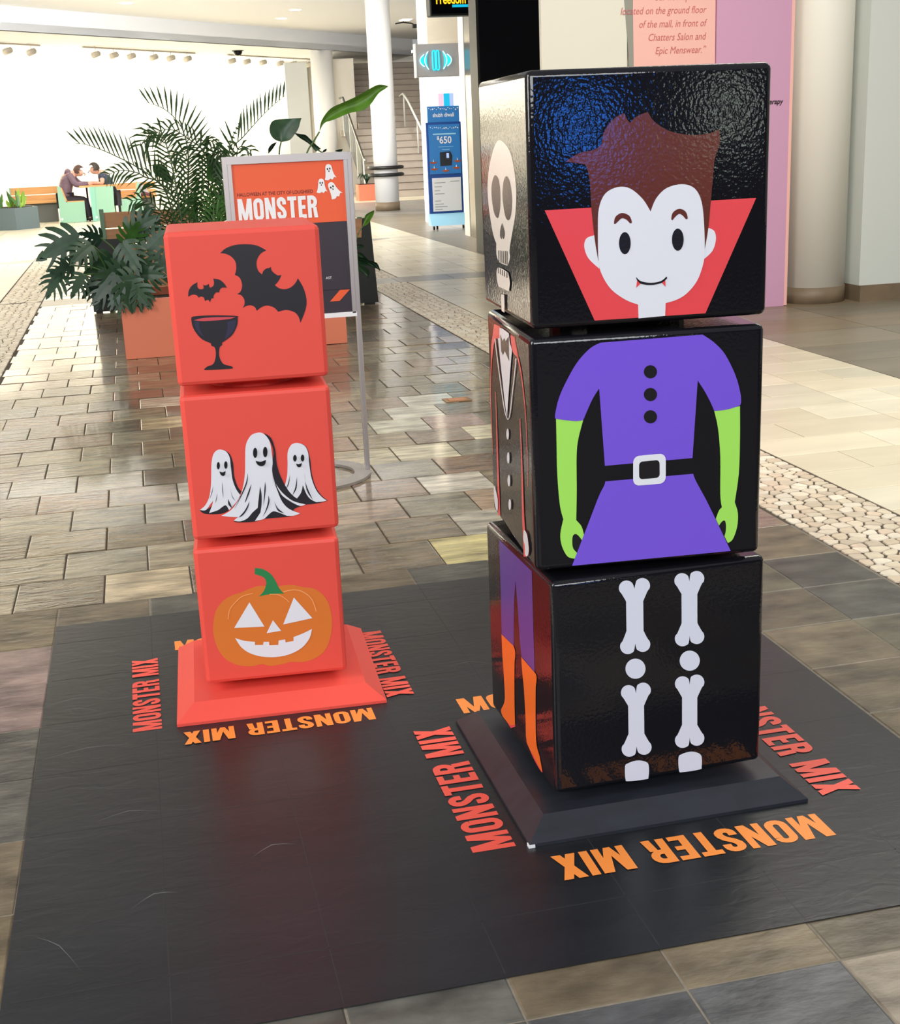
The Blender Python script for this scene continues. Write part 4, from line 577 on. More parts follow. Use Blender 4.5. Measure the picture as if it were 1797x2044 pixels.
# staircase with landing
t = empty('staircase', (0, 33.2, 0), 0, 'wide pale stone staircase with a landing behind the pillar', 'staircase')
x0s, x1s = 5.78, 9.2; y = 0.0; z = 0.0
for k in range(21):
    r_ = 0.17; d_ = 0.30 if k != 9 else 1.3
    o = box('step', x0s-.0+ (0.52 if k > 9 else 0), x1s, y, y+d_+.05, z, z+r_-.012, M['stone_step'], t)
    box('nosing', x0s+(0.52 if k > 9 else 0), x1s, y-.012, y+.06, z+r_-.012, z+r_, mat('nosing', hexc(132, 118, 106), 0.6) if k == 0 else bpy.data.materials['nosing'], o)
    y += d_; z += r_
box('landing_wall', x0s-.10, x0s+.50, 4.2, 8.2, 0, 3.56, M['plaster'], t)
# glass balustrade at the left of the stairs, slim handrails at the right
t = empty('balustrade', (5.66, 33.0, 0), 0, 'sloping clear glass balustrade with steel handrail left of the stairs', 'balustrade')
for k in range(3):
    y0 = .1+k*.9; y1 = y0+.85; bm = B(); prism(bm, [(y0, .1+y0*.56), (y1, .1+y1*.56), (y1, .95+y1*.56), (y0, .95+y0*.56)], 0, -.012, .012); ob('glass_panel', bm, M['glass'], t)
bm = B(); tube(bm, [(0, -.25, .92), (0, 0, .98), (0, 2.7, 2.5), (0, 3.2, 2.5)], .03, 8); ob('handrail', bm, M['steel'], t, True)
for k in range(4):
    y0 = .05+k*.9; bm = B(); tube(bm, [(0, y0, y0*.56), (0, y0, .98+y0*.56)], .02, 6); ob('post', bm, M['white_gloss'], t)
t = empty('handrail', (7.35, 33.2, 0), 0, 'white steel stair handrail on three posts right of the pillar', 'handrail')
bm = B(); tube(bm, [(.12, -.2, .88), (.1, .6, 1.32), (0, 2.3, 2.35), (-.03, 2.75, 2.55), (-.05, 3.1, 2.5)], .028, 8); ob('rail', bm, M['white_gloss'], t, True)
for y0, zt in ((.6, 1.32), (1.5, 1.86), (3.1, 2.5)):
    bm = B(); zb = min(1.7, .17*math.floor(y0/.3)+.17); tube(bm, [(.06, y0, zb), (.06, y0, zt)], .022, 8); ob('post', bm, M['white_gloss'], t, True)
# shop line at the right: white and steel pier, bulkhead, glowing shop wall
o = box('pier', 4.808, 5.3, 18.2, 19.38, 0, 4.19, M['steel_dark']); props(o, 'brushed steel shop pier at the edge of the blue-lit shop', 'pier')
box('pier_edge', 4.802, 5.2, 19.12, 19.42, 0, 4.19, M['plaster'], o)['label'] = 'white strip of the pier'
bm = B(); bx(bm, 4.68, 9, 20.9, 21.6, 2.62, 4.2)
o = ob('trim_2', bm, mat('shop_bulkhead', hexc(238, 228, 208), 0.4, bump=((3, 3, 9), 0.5, 0.03))); props(o, 'cream rippled bulkhead over the shop', None, None, 'structure')
t = box('shop_wall', 5.0, 9, 22.9, 23.1, 0, 2.7, M['screen_white']); props(t, 'brightly backlit white shop wall behind the blue kiosk', 'lit wall')
box('display', 5.27, 5.50, 22.86, 22.9, 1.72, 2.13, M['screen_pink'], t)['label'] = 'pink and lilac wall display'
box('cyan_mark', 5.36, 5.46, 22.84, 22.86, 1.72, 2.13, M['screen_cyan'], t); box('violet_mark', 5.46, 5.53, 22.845, 22.86, 1.75, 2.13, M['screen_violet'], t)
# shopfront screens behind the viewer (mirrored in the black blocks)
t = empty('shop_screen', (0, -6.46, 0), 0, 'blue lit shop screen on the wall facing the towers', 'screen'); box('display', 2.44, 2.76, 0, .03, 1.2, 1.72, M['blue_screen'], t); box('bezel', 2.4, 2.8, -.03, .01, 1.16, 1.76, M['dark_metal'], t)
t = empty('shop_window', (0, -6.46, 0), 0, 'pale lit shop window right of the blue screen', 'window display'); box('display', 3.74, 4.02, 0, .03, 1.3, 1.85, M['pale_screen'], t); box('bezel', 3.7, 4.06, -.03, .01, 1.26, 1.89, M['dark_metal'], t)
# ------------------------------------------------------------------ hoarding
t = empty('hoarding', (0, 9.85, 0), 0, 'tall hoarding of white, pink and mauve panels behind the black tower', 'hoarding')
box('panel', 3.07, 3.74, 0, .05, 0.01, 4.4, M['hoardw'], t)['label'] = 'glossy cream white panel'
bm = B(); prism(bm, [(3.8, .02), (3.82, 1.8), (3.78, 2.4), (3.70, 4.4), (3.62, 4.4), (3.715, 2.4), (3.765, 1.8), (3.78, .02)], 1, -.004, .05); ob('reflection_strip', bm, M['reflection_grey'], t)  # diagonal reflection in the glazing, modelled as a grey shape
bm = B(); prism(bm, [(3.815, .02), (4.45, .02), (4.45, 4.4), (3.70, 4.4), (3.785, 2.4)], 1, -.006, .05); pp = ob('pink_panel', bm, M['pinkp'], t)
for s_, z in (('located on the ground floor', 2.255), ('of the mall, in front of', 2.16), ('Chatters Salon and', 2.065), ('Epic Menswear.\u201d', 1.97), ('our new space is', 2.35)):
    text_mesh('lettering', s_, .074, M['pinktext'], (4.37, -.008, z), (math.pi/2, 0, 0), pp, 'RIGHT', 0, .82, .25)
box('mauve_panel', 4.455, 5.075, -.02, .03, 0.0, 4.4, M['mauve'], t)
box('edge_strip', 5.075, 5.10, -.022, .045, 0.005, 4.4, M['pinkp'], t)
text_mesh('lettering', 'therapy', .055, M['ink'], (5.015, -.024, 1.575), (math.pi/2, 0, 0), t, 'RIGHT', .001, .95, .2)
# tall dark display pillar
t = empty('display_totem', (0, 16.14, 0), 0, 'tall dark digital display totem rising behind the black tower', 'display')
box('casing', 4.22, 5.06, 0, .35, 0, 4.2, M['panel_black'], t); box('screen', 4.25, 5.03, -.01, .0, .15, 4.15, M['dark_glass'], t)
# hanging shop screen, its words cut by the frame edge
t = empty('hanging_screen', (0, 17.9, 0), 0, 'black hanging shop screen with yellow word above the steel pier', 'sign')
box('casing', 4.06, 4.664, 0, .22, 2.953, 3.62, M['panel_black'], t, .02); box('display', 4.085, 4.645, -.012, 0, 2.98, 3.60, M['dark_glass'], t)
text_mesh('lettering', 'Freedom', .16, M['screen_yellow'], (4.14, -.016, 3.103), (math.pi/2, 0, 0), t, 'LEFT', .004, .70)
box('cyan_bar', 4.362, 4.574, -.018, -.012, 3.056, 3.089, M['screen_cyan'], t)
for xx in (4.2, 4.5): box('hanger', xx, xx+.03, .1, .13, 3.61, 4.2, M['dark_metal'], t)
# blade sign with cyan neon mark
t = empty('blade_sign', (0, 20, 0), 0, 'grey blade sign with glowing cyan arcs above the shop entrance', 'sign')
box('plate', 4.30, 5.02, 0, .12, 2.285, 2.75, mat('sign_grey', hexc(172, 170, 172), 0.35), t, .01); box('white_edge', 4.285, 4.302, -.005, .12, 2.28, 2.755, M['white_gloss'], t)
for xx in (4.42, 4.86): box('bracket', xx, xx+.03, .12, .9, 2.68, 2.72, M['alu'], t)
def arcshape(cx, half, th, side, curve):
    P = []; n = 8
    for k in range(n+1): a = -1+2*k/n; P.append((cx+side*curve*(1-a*a), 2.515+half*a))
    for k in range(n, -1, -1): a = -1+2*k/n; P.append((cx-side*.002+side*(curve-th)*(1-a*a), 2.515+half*a*.98))
    return P
for cx, half, th, side, cur in ((4.415, .085, .055, -1, .065), (4.478, .125, .03, -1, .055), (4.70, .125, .03, 1, .055), (4.762, .085, .055, 1, .065)):
    P = arcshape(cx, half, th, side, cur); bm = B(); prism(bm, P, 1, -.022, 0); ob('neon_arc', bm, M['cyan_neon'], t)
    bm = B(); tube(bm, [(p[0], -.024, p[1]) for p in P[:9]], .007, 6); ob('neon_edge', bm, M['cyan_halo'], t)
for cx in (4.563, 4.618):
    bm = B(); tube(bm, [(cx+.021*math.cos(a)*1.0, -.02, 2.515+(.105 if math.sin(a) > 0 else -.105)+.03*math.sin(a)) for a in [2*math.pi*k/20 for k in range(20)]], .011, 6, True); ob('neon_loop', bm, M['cyan_neon'], t)
box('neon_bar', 4.585, 4.596, -.025, 0, 2.47, 2.56, M['cyan_neon'], t)
# blue advertising stand on casters
t = empty('advertising_stand', (0, 20.9, 0), 0, 'blue advertising stand on casters with a $650 phone offer', 'advertising stand')
box('frame', 4.60, 5.16, 0, .05, .25, 1.645, M['ad_frame'], t)
h_ = box('header', 4.63, 5.14, .0, .03, 1.64, 1.885, M['ad_blue'], t); text_mesh('lettering', 'shubh diwali', .085, M['print_white'], (4.885, -.004, 1.725), (math.pi/2, 0, 0), h_, 'CENTER', .0015, .82)
def lights_row(x0, x1, z, par, n):
    bm = B()
    for k in range(n):
        cx = x0+(x1-x0)*(k+.5)/n; zz_ = z-.02*math.sin(k*1.9)**2-random.uniform(0, .02); r_ = random.uniform(.006, .012)
        v = [bm.verts.new((cx+r_*math.cos(2*math.pi*j/8), -.0045, zz_+r_*math.sin(2*math.pi*j/8))) for j in range(8)]; bm.faces.new(v)
    ob('string_lights', bm, M['print_white'], par)['kind'] = 'stuff'
lights_row(4.64, 5.13, 1.865, h_, 16)
p_ = box('poster', 4.635, 5.135, -.012, .0, .86, 1.61, M['ad_blue'], t)
p_.location.y = -.0; lights_row(4.65, 5.12, 1.58, p_, 15)
for o in p_.children: o.location.y = -.012
text_mesh('lettering', '$', .075, M['print_white'], (4.76, -.015, 1.385), (math.pi/2, 0, 0), p_, 'LEFT', .002); text_mesh('lettering', '650', .15, M['print_white'], (4.80, -.015, 1.325), (math.pi/2, 0, 0), p_, 'LEFT', .003, .88)
bm = B(); bx(bm, 4.70, 5.07, -.014, -.012, 1.455, 1.475); bx(bm, 4.78, 5.02, -.014, -.012, 1.27, 1.275); bx(bm, 4.84, 4.96, -.014, -.012, 1.225, 1.235); ob('print_lines', bm, M['ad_light'], p_)
bm = B(); prism(bm, [(4.80, .98), (4.80, 1.19), (4.97, 1.20), (5.0, 1.13), (4.985, .985)], 1, -.017, -.012); ph = ob('phone_print', bm, M['phone'], p_); box('camera_print', 4.905, 4.945, -.019, -.017, 1.10, 1.175, M['screen_violet'], ph)
for cx, cz in ((4.70, .95), (4.885, .92), (5.06, .955), (4.69, 1.05), (5.08, 1.06)):
    bm = B(); prism(bm, [(cx+.06*math.cos(a), cz+.032*math.sin(a)) for a in [math.pi+math.pi*k/8 for k in range(9)]], 1, -.018, -.012); d_ = ob('oil_lamp_print', bm, M['clay'], p_)
    bm = B(); prism(bm, [(cx-.008, cz), (cx+.008, cz), (cx, cz+.04)], 1, -.018, -.012); ob('flame_print', bm, M['print_white'], d_)
s_ = box('price_sheet', 4.66, 5.125, -.012, 0, .285, .80, M['ad_white'], t); bm = B()
for z, w in ((.72, .18), (.66, .12), (.60, .09), (.55, .16), (.44, .10), (.39, .14), (.35, .2), (.31, .12)): bx(bm, 4.69, 4.69+w, -.014, -.012, z, z+.012)
bx(bm, 4.95, 5.1, -.014, -.012, .735, .747); ob('print_lines', bm, M['ad_text'], s_)
bm = B(); prism(bm, [(-.16, .07), (.06, .07), (.06, .25), (0, .25)], 0, 4.585, 5.165); b_o = ob('foot', bm, M['ad_light'], t)
for xx in (4.64, 4.71, 5.12):
    bm = B(); lathe(bm, [(.03, -.012), (.03, .012)], 0, 0, 12); bmesh.ops.rotate(bm, verts=bm.verts[:], matrix=Matrix.Rotation(math.pi/2, 3, 'Y')); bmesh.ops.translate(bm, verts=bm.verts[:], vec=(xx, -.08 if xx != 4.71 else 0, .032)); ob('caster', bm, M['rubber'], t)
# ------------------------------------------------------------------ ceiling fittings
def track(p0, p1, heads, label):
    d = Vector((p1[0]-p0[0], p1[1]-p0[1], 0)); L = d.length; d.normalize(); n = Vector((-d.y, d.x, 0)); mid = ((p0[0]+p1[0])/2, (p0[1]+p1[1])/2)
    t = empty('track_light', (mid[0], mid[1], 0), math.atan2(d.y, d.x), label, 'track light')
    box('rail', -L/2, L/2, -.02, .02, 3.70, 3.735, M['fitting'], t)
    bm = B()
    for xx in (-L*.4, L*.4): bx(bm, xx-.02, xx+.02, -.015, .015, 3.73, 3.752)
    ob('ceiling_bracket', bm, M['white_gloss'], t)
    for h in heads:
        x = -L/2+h*L; bm = B(); tube(bm, [(x, 0, 3.70), (x, 0, 3.62)], .014, 6); st_ = ob('stem', bm, M['alu'], t)
        bm = B(); tube(bm, [(x, -.10, 3.585), (x, .08, 3.55)], .062, 12, False, .072); ob('spot_head', bm, M['fitting'], t, True)
        bm = B(); tube(bm, [(x, .081, 3.55), (x, .085, 3.549)], .055, 12); ob('lens', bm, M['lamp'], st_)
        l = bpy.data.lights.new('spot', 'SPOT'); l.energy = 290; l.color = (1.0, .91, .74); l.spot_size = math.radians(125); l.spot_blend = 1.0; l.shadow_soft_size = .06
        lo = bpy.data.objects.new('spot_lamp', l); COL.objects.link(lo); lo.parent = t; lo.location = (x, .12, 3.54); lo.rotation_euler = (math.radians(58), 0, 0)
TR = [((-3.9, 29.3), (-1.61, 31.92), (.2, .45, .72, .92), 'short white track of spotlights at the left end of the back wall'),
      ((-.72, 32.74), (1.97, 35.98), (.10, .25, .40, .60, .76, .92), 'middle white track with six spotlights along the back wall'),
      ((2.87, 36.97), (5.60, 40.21), (.04, .20, .38, .58, .74, .92), 'white track with six spotlights ending near the plain pillar'),
      ((-7.6, 25.2), (-4.8, 28.3), (.1, .3, .5, .7, .9), 'white track of spotlights far along the back wall')]
for a in TR: track(*a)
def down_lamp(t, e=420):
    l = bpy.data.lights.new('downlight', 'SPOT'); l.energy = e; l.color = (1, .97, .92); l.spot_size = math.radians(150); l.spot_blend = 1; l.shadow_soft_size = .12
    lo = bpy.data.objects.new('downlight_lamp', l); COL.objects.link(lo); lo.parent = t; lo.location = (0, 0, -.05)
for (x, y), lb in (((.31, 28.2), 'recessed ceiling downlight above the seated people'), ((3.89, 30.3), 'recessed ceiling downlight nearest the slender pillar'), ((3.81, 32.3), 'small recessed downlight beside the ceiling step')):
    t = empty('downlight', (x, y, 4.2), 0, lb, 'ceiling light'); bm = B(); lathe(bm, [(.14, -.012), (.17, 0)], 0, 0, 20); ob('trim_ring', bm, M['white_gloss'], t); bm = B(); lathe(bm, [(.125, -.016), (.125, -.013)], 0, 0, 20); ob('lens', bm, M['lamp'], t); down_lamp(t)
t = empty('downlight', (7.0, 33.5, 4.2), 0, 'square ceiling downlight right of the pillar', 'ceiling light'); box('lens', -.14, .1, -.2, .2, -.014, -.005, M['lamp'], t); box('trim_ring', -.18, .14, -.24, .24, -.006, 0, M['white_gloss'], t); down_lamp(t, 330)
t = empty('wall_lamp', (7.1, 33.9, 4.2), 0, 'dark curved arm fitting on the ceiling right of the pillar', 'light fitting'); bm = B(); tube(bm, [(-.3, 0, -.06), (-.1, 0, -.03), (.12, 0, -.06), (.2, 0, -.12)], .018, 6); ob('arm', bm, M['dark_metal'], t); box('head', .14, .26, -.06, .06, -.17, -.08, M['dark_metal'], t); bm = B(); tube(bm, [(-.1, 0, -.03), (-.1, 0, 0)], .012, 6); ob('mount', bm, M['dark_metal'], t)
t = empty('security_camera', (3.05, 35.9, 3.75), 0, 'black dome security camera under the lower ceiling', 'camera'); bm = B(); lathe(bm, [(.02, -.13), (.075, -.115), (.11, -.06), (.115, -.02)], 0, 0, 18); ob('dome', bm, M['dark_glass'], t, True); bm = B(); lathe(bm, [(.15, -.02), (.15, 0)], 0, 0, 18); ob('mount', bm, M['dark_metal'], t)
# ------------------------------------------------------------------ floor mat with lettering
t = empty('floor_mat', ((MAT[0]+MAT[1])/2, (MAT[2]+MAT[3])/2, 0), 0, 'large black floor vinyl printed with MONSTER MIX round both towers', 'floor mat')
hx, hy = (MAT[1]-MAT[0])/2, (MAT[3]-MAT[2])/2; cxm, cym = t.location.x, t.location.y
box('sheet', -hx, hx, -hy, hy, 0.0002, .0018, M['mat_black'], t)
bm = B()
for k in range(1, 7): a = -hx+.2936*k; bx(bm, a-.0012, a+.0012, -hy+.01, hy-.01, .0015, .0020)
for yv in near_y:
    a = yv-cym
    if -hy < a < hy: bx(bm, -hx+.01, hx-.01, a-.0012, a+.0012, .0015, .0020)
ob('seam_lines', bm, mat('seam', (0.165, 0.17, 0.18), 0.5), t)['label'] = 'faint tile joints showing through the vinyl'
for k, (sx, sy, ln, an) in enumerate(((-.95, .45, .16, .12), (-.93, .38, .12, -.25), (-.9, .12, .22, .1), (-.8, -.25, .14, .05), (-.93, -.75, .16, -1.0), (.55, .62, .10, .2), (-.5, -.5, .10, .3), (.15, .35, .12, -.15), (.62, -.38, .09, .5), (-.75, -.62, .1, .35))):
    bm = B(); n = 5; L_, R_ = [], []
    for i in range(n):
        q = i/(n-1)-.5; a = an+q*.7; x = sx+ln*q*math.cos(an); y = sy+ln*q*math.sin(an)+.015*math.cos(q*5); w_ = .0016*(1-abs(q)*1.7)
        L_.append(bm.verts.new((x, y+w_, .0021))); R_.append(bm.verts.new((x, y-w_, .0021)))
    for i in range(n-1): bm.faces.new((R_[i], R_[i+1], L_[i+1], L_[i]))
    ob('scuff', bm, M['scuff'], t)
ZT = .0024
def mixtext(cx, cy, w, h, length, hgt, gap):
    for side in range(4):
        m = M['orange_print'] if side % 2 == 0 else M['coral_print']
        if side == 0: f = lambda u, v: (cx+length[0]/2-u-cxm+.0, cy-w[1]/2-gap[0]-v-cym, ZT)        # toward the viewer, upside down
        elif side == 2: f = lambda u, v: (cx-length[0]/2+u-cxm, cy+w[1]/2+gap[0]+v-cym, ZT)
        elif side == 1: f = lambda u, v: (cx-w[0]/2-gap[1]-v-cxm, cy-length[1]/2+u-cym, ZT)
        else: f = lambda u, v: (cx+w[0]/2+gap[1]+v-cxm, cy+length[1]/2-u-cym, ZT)
        headline('lettering', 'MONSTER MIX', length[side % 2], hgt, m, f, t)
mixtext(1.005, 2.69, (.70, .73), 0, (.60, .61), .094, (.005, .005))
mixtext(.235, 3.472, (.585, .585), 0, (.49, .50), .074, (.005, .005))
# ------------------------------------------------------------------ block towers
def decals(block, face, s, key, rename=None):
    for i, (nm, mt, data) in enumerate(ART[key]):
        pts = []
        for tok in data.split():
            a = tok.split(','); pts.append((float(a[0])/1000, float(a[1])/1000, len(a) > 2))
        poly = smooth_poly(pts, 4); off = s/2+.0004+.00022*i; bm = B()
        if face == 'front': flat(bm, poly, lambda u, v: (u, -off, v))
        else: flat(bm, poly, lambda u, v: (-off, -u, v))
        bmesh.ops.recalc_face_normals(bm, faces=bm.faces[:]); bm.normal_update()
        want = Vector((0, -1, 0)) if face == 'front' else Vector((-1, 0, 0))
        if bm.faces and sum(f.normal.dot(want) for f in bm.faces) < 0: bmesh.ops.reverse_faces(bm, faces=bm.faces[:])
        ob(nm, bm, M[mt], block)
def tower(name, label, x, y, s, z0, gap, yaws, base, m, mb, arts, bevel, seg):
    t = empty(name, (x, y, 0), 0, label, 'block tower')
    bw, tw, bz, byaw, bd = base; bm = B()
    rings = [[bm.verts.new((sx*w/2, sy*w/2*bd, z)) for sx, sy in ((-1, -1), (1, -1), (1, 1), (-1, 1))] for w, z in ((bw, .0022), (bw, .010), (tw, bz))]
    for A, C in zip(rings, rings[1:]):
        for i in range(4): bm.faces.new((A[i], A[(i+1) % 4], C[(i+1) % 4], C[i]))
    bm.faces.new(rings[0][::-1]); bm.faces.new(rings[-1]); b = ob('base', bm, mb, t); b.rotation_euler.z = byaw
    if 'black' in label:
        bm = B(); bx(bm, -bw/2-.002, -bw/2+.012, -bw/2-.002, -bw/2+.012, .0022, .009); ob('chipped_corner', bm, M['print_white'], b)
    for i in range(3):
        zc = z0+i*(s+gap)+s/2; bm = B(); bx(bm, -s/2, s/2, -s/2, s/2, -s/2, s/2); bmesh.ops.bevel(bm, geom=bm.edges[:], offset=bevel, segments=seg, affect='EDGES', profile=.5)
        k = ob('block', bm, m, t, seg > 2); k.location = (0, 0, zc); k.rotation_euler.z = yaws[i]
        if seg > 2:
            for p in k.data.polygons: p.use_smooth = p.area < s*s*.2
        for fc, key in arts[i]: decals(k, fc, s, key)
    bm = B()
    for zz_ in [(bz-.002, z0+.002)]+[(z0+s*(i+1)+gap*i-.003, z0+(s+gap)*(i+1)+.003) for i in range(2)]: lathe(bm, [(s*.30, zz_[0]), (s*.30, zz_[1])], 0, 0, 24)
    ob('turning_spindle', bm, m, t)
tower('block_tower', 'tall black tower of three turning blocks with a vampire head and witch dress', .9944, 2.6904, .4837, .074, .0171, (.0249, -.0853, -.0673), (.642, .5495, .0497, .0042, 1.0), M['black_gloss'], M['black_satin'],
      ((('front', 'bones'), ('left', 'boots')), (('front', 'witch'), ('left', 'suit')), (('front', 'vampire'), ('left', 'skull'))), .013, 4)
tower('block_tower', 'short red tower of three blocks with bats, ghosts and a pumpkin', .2626, 3.4788, .3764, .0725, .0249, (-.0708, -.0455, -.0456), (.5502, .4538, .0463, -.0437, 1.0), M['red_paint'], M['red_paint'],
      ((('front', 'pumpkin'),), (('front', 'ghosts'),), (('front', 'bats'),)), .011, 2)
# ------------------------------------------------------------------ poster stand
t = empty('poster_stand', (.655, 5.72, 0), 0, 'silver ring-base poster stand with an orange MONSTER poster behind the red tower', 'poster stand')
t.rotation_euler.z = 0.0
for sx in (-1, 1): box('pole', sx*.262-.011, sx*.262+.011, -.011, .011, .012, 1.40, M['alu'], t, .003)
bm = B(); lathe(bm, [(.20, .0), (.20, .012), (.272, .012), (.272, .0)], 0, 0, 48, False)
rr = [v for v in bm.verts]; bm2 = None; ob('ring_base', bm, M['alu'], t)
bm = B(); bx(bm, -.255, .255, -.016, .016, 1.368, 1.40); ob('top_rail', bm, M['alu'], t); bm = B(); bx(bm, -.255, .255, -.014, .014, .705, .725); ob('bottom_rail', bm, M['print_white'], t)
for a in (-.252, .236): box('side_rail', a, a+.016, -.014, .014, .72, 1.37, M['alu'], t)
p_ = box('poster', -.238, .238, -.006, .004, .722, 1.37, M['poster_dark'], t)
box('orange_field', -.238, .238, -.0075, -.006, 1.113, 1.37, M['poster_orange'], p_)
text_mesh('lettering', 'HALLOWEEN AT THE CITY OF LOUGHEED', .0205, M['maroon_ink'], (-.222, -.008, 1.237), (math.pi/2, 0, 0), p_, 'LEFT', .0003, .815)
headline('headline', 'MONSTER', .335, .092, M['print_white'], lambda u, v: (-.222+u, -.0085, 1.135+v), p_, (0, -.00002, 0))
text_mesh('lettering', 'AST', .015, M['print_white'], (.155, -.008, .872), (math.pi/2, 0, 0), p_, 'RIGHT')
for cx in (.02, .175):
    bm = B(); v = [bm.verts.new((a, -.0078, z)) for a, z in ((cx-.035, .775), (cx+.008, .775), (cx+.056, .822), (cx+.012, .822))]; bm.faces.new(v); ob('orange_stripe', bm, M['poster_orange'], p_)
box('dark_line', -.238, .238, -.0072, -.006, .824, .8255, M['ink'], p_)
GH = [(0, 1.0, 0), (.28, .9, 0), (.42, .62, 0), (.48, .2, 0), (.66, -.35, 0), (.9, -.72, 1), (.6, -.62, 0), (.35, -.9, 0), (.1, -.78, 0), (-.2, -.95, 0), (-.62, -.85, 1), (-.5, -.5, 0), (-.42, .1, 0), (-.38, .6, 0), (-.25, .9, 0)]
for cx, cz, sc, rz in ((.172, 1.318, .034, .05), (.135, 1.263, .031, -.08), (.186, 1.243, .036, .38)):
    def rot(u, v): return (cx+sc*(u*math.cos(rz)-v*math.sin(rz)), cz+sc*(u*math.sin(rz)+v*math.cos(rz)))
    bm = B(); flat(bm, [rot(u, v) for u, v in smooth_poly([(a, b, bool(c)) for a, b, c in GH], 4)], lambda u, v: (u, -.009, v)); ob('ghost', bm, M['print_white'], p_)
    bm = B()
    for ex, ey, er in ((-.14, .42, .09), (.16, .45, .09), (.02, .15, .07)): bm.faces.new([bm.verts.new((*[rot(ex+er*math.cos(a), ey+er*1.5*math.sin(a))[i] if i == 0 else -.0095 for i in (0, 1)], rot(ex+er*math.cos(a), ey+er*1.5*math.sin(a))[1])) for a in [2*math.pi*k/10 for k in range(10)]])
    ob('ghost_face', bm, M['ink'], p_)
# ------------------------------------------------------------------ planter and plants
t = empty('planter', (.65, 10.05, 0), 0, 'long coral trough planter behind the towers', 'planter')
bm = B(); w, d_, h, th = .80, .42, .42, .03
for a in ((-w, w, -d_, -d_+th), (-w, w, d_-th, d_), (-w, -w+th, -d_+th, d_-th), (w-th, w, -d_+th, d_-th)): bx(bm, *a, 0.001, h)
ob('trough', bm, M['terracotta'], t); box('soil_bed', -w+th, w-th, -d_+th, d_-th, .30, .36, M['soil'], t)
def leaf_strip(bm, rows, Y, fold):
    """rows = (mx, mz, ux, uz, lx, lz): a broad leaf as a folded, arched blade with a raised midrib"""
    n = len(rows); G = []
    for i, r_ in enumerate(rows):
        bow = math.sin(math.pi*i/max(1, n-1))*fold
        G.append([bm.verts.new((r_[2], Y-bow*.9, r_[3])), bm.verts.new(((r_[0]+r_[2])/2, Y-bow*.2, (r_[1]+r_[3])/2)), bm.verts.new((r_[0], Y+bow*.3, r_[1])), bm.verts.new(((r_[0]+r_[4])/2, Y-bow*.05, (r_[1]+r_[5])/2)), bm.verts.new((r_[4], Y-bow*.4, r_[5]))])
    for A, C in zip(G, G[1:]):
        for j in range(4): bm.faces.new((A[j], A[j+1], C[j+1], C[j]))
def dens(rows, k=4):
    out = []; n = len(rows)
    for i in range(n-1):
        p0, p1, p2, p3 = rows[max(0, i-1)], rows[i], rows[i+1], rows[min(n-1, i+2)]
        for s_ in range(k):
            t_ = s_/k; out.append(tuple(.5*(2*b+(c-a)*t_+(2*a-5*b+4*c-d)*t_*t_+(3*b-a-3*c+d)*t_**3) for a, b, c, d in zip(p0, p1, p2, p3)))
    out.append(rows[-1]); return out
t = empty('bird_of_paradise_plant', (1.2, 10.0, .36), 0, 'large paddle-leaved plant rising above the poster stand', 'plant')
inv = Matrix.Translation(-Vector(t.location))
for Y, mt, rows in BROAD:
    bm = B(); leaf_strip(bm, dens(rows), Y, .06); bmesh.ops.transform(bm, matrix=inv, verts=bm.verts[:]); ob('leaf', bm, M[mt], t, True)
for Y, r_, pts in STEMS:
    P = dens([(a, b) for a, b in pts], 3); P = [p for p in P if p[1] > .3]; bm = B(); tube(bm, [(p[0], Y, p[1]) for p in P], r_, 6); bmesh.ops.transform(bm, matrix=inv, verts=bm.verts[:]); ob('stalk', bm, M['stem'], t, True)
t = empty('palm_plant', (.70, 10.1, .36), 0, 'feathery palm with arching fronds behind the red tower', 'plant'); inv = Matrix.Translation(-Vector(t.location))
def frond(pts, Y, L, mode, yb=.0, m=None):
    P = dens([(a, b) for a, b in pts], 6); n = len(P); bm = B(); P3 = [Vector((a, Y+yb*(i/n)**2, b)) for i, (a, b) in enumerate(P) if b > .33]; n = len(P3)
    tube(bm, P3, .007, 5, False, .002)
    # leaflets at even spacing on the upper two thirds
    tot = [0]
    for a, b in zip(P3, P3[1:]): tot.append(tot[-1]+(b-a).length)
    s_ = tot[-1]*.38; i = 0; kk = 0
    while s_ < tot[-1]:
        while i < n-2 and tot[i+1] < s_: i += 1
        f_ = (s_-tot[i])/max(1e-6, tot[i+1]-tot[i]); p = P3[i].lerp(P3[i+1], f_); tg = (P3[i+1]-P3[i]).normalized(); q = s_/tot[-1]
        l_ = L*(.55+.9*math.sin(math.pi*min(1, (q-.3)/.75)))*.8
        for sd in ((1, -1) if mode == 2 else ((1,) if mode == 1 else (-1,))):
            nrm = Vector((-tg.z, 0, tg.x))*sd*(-1); dr = (tg*.75+nrm*.75+Vector((0, random.uniform(-.25, .25)-.15, -.05))).normalized(); w_ = .0085
            sd_ = dr.cross(Vector((0, 1, .3))).normalized()*w_; mid = p+dr*l_*.5+Vector((0, 0, .0)); tip = p+dr*l_+Vector((0, 0, -l_*.28)) if mode == 2 else p+dr*l_
            v = [bm.verts.new(x) for x in (p-sd_*.4, p+sd_*.4, mid+sd_, tip, mid-sd_)]; bm.faces.new(v)
        s_ += .036; kk += 1
    bmesh.ops.transform(bm, matrix=inv, verts=bm.verts[:]); return ob('frond', bm, m or M['leaf_palm'], t)
for Y, L, mode, pts in FRONDS: frond(pts, Y, L, mode)
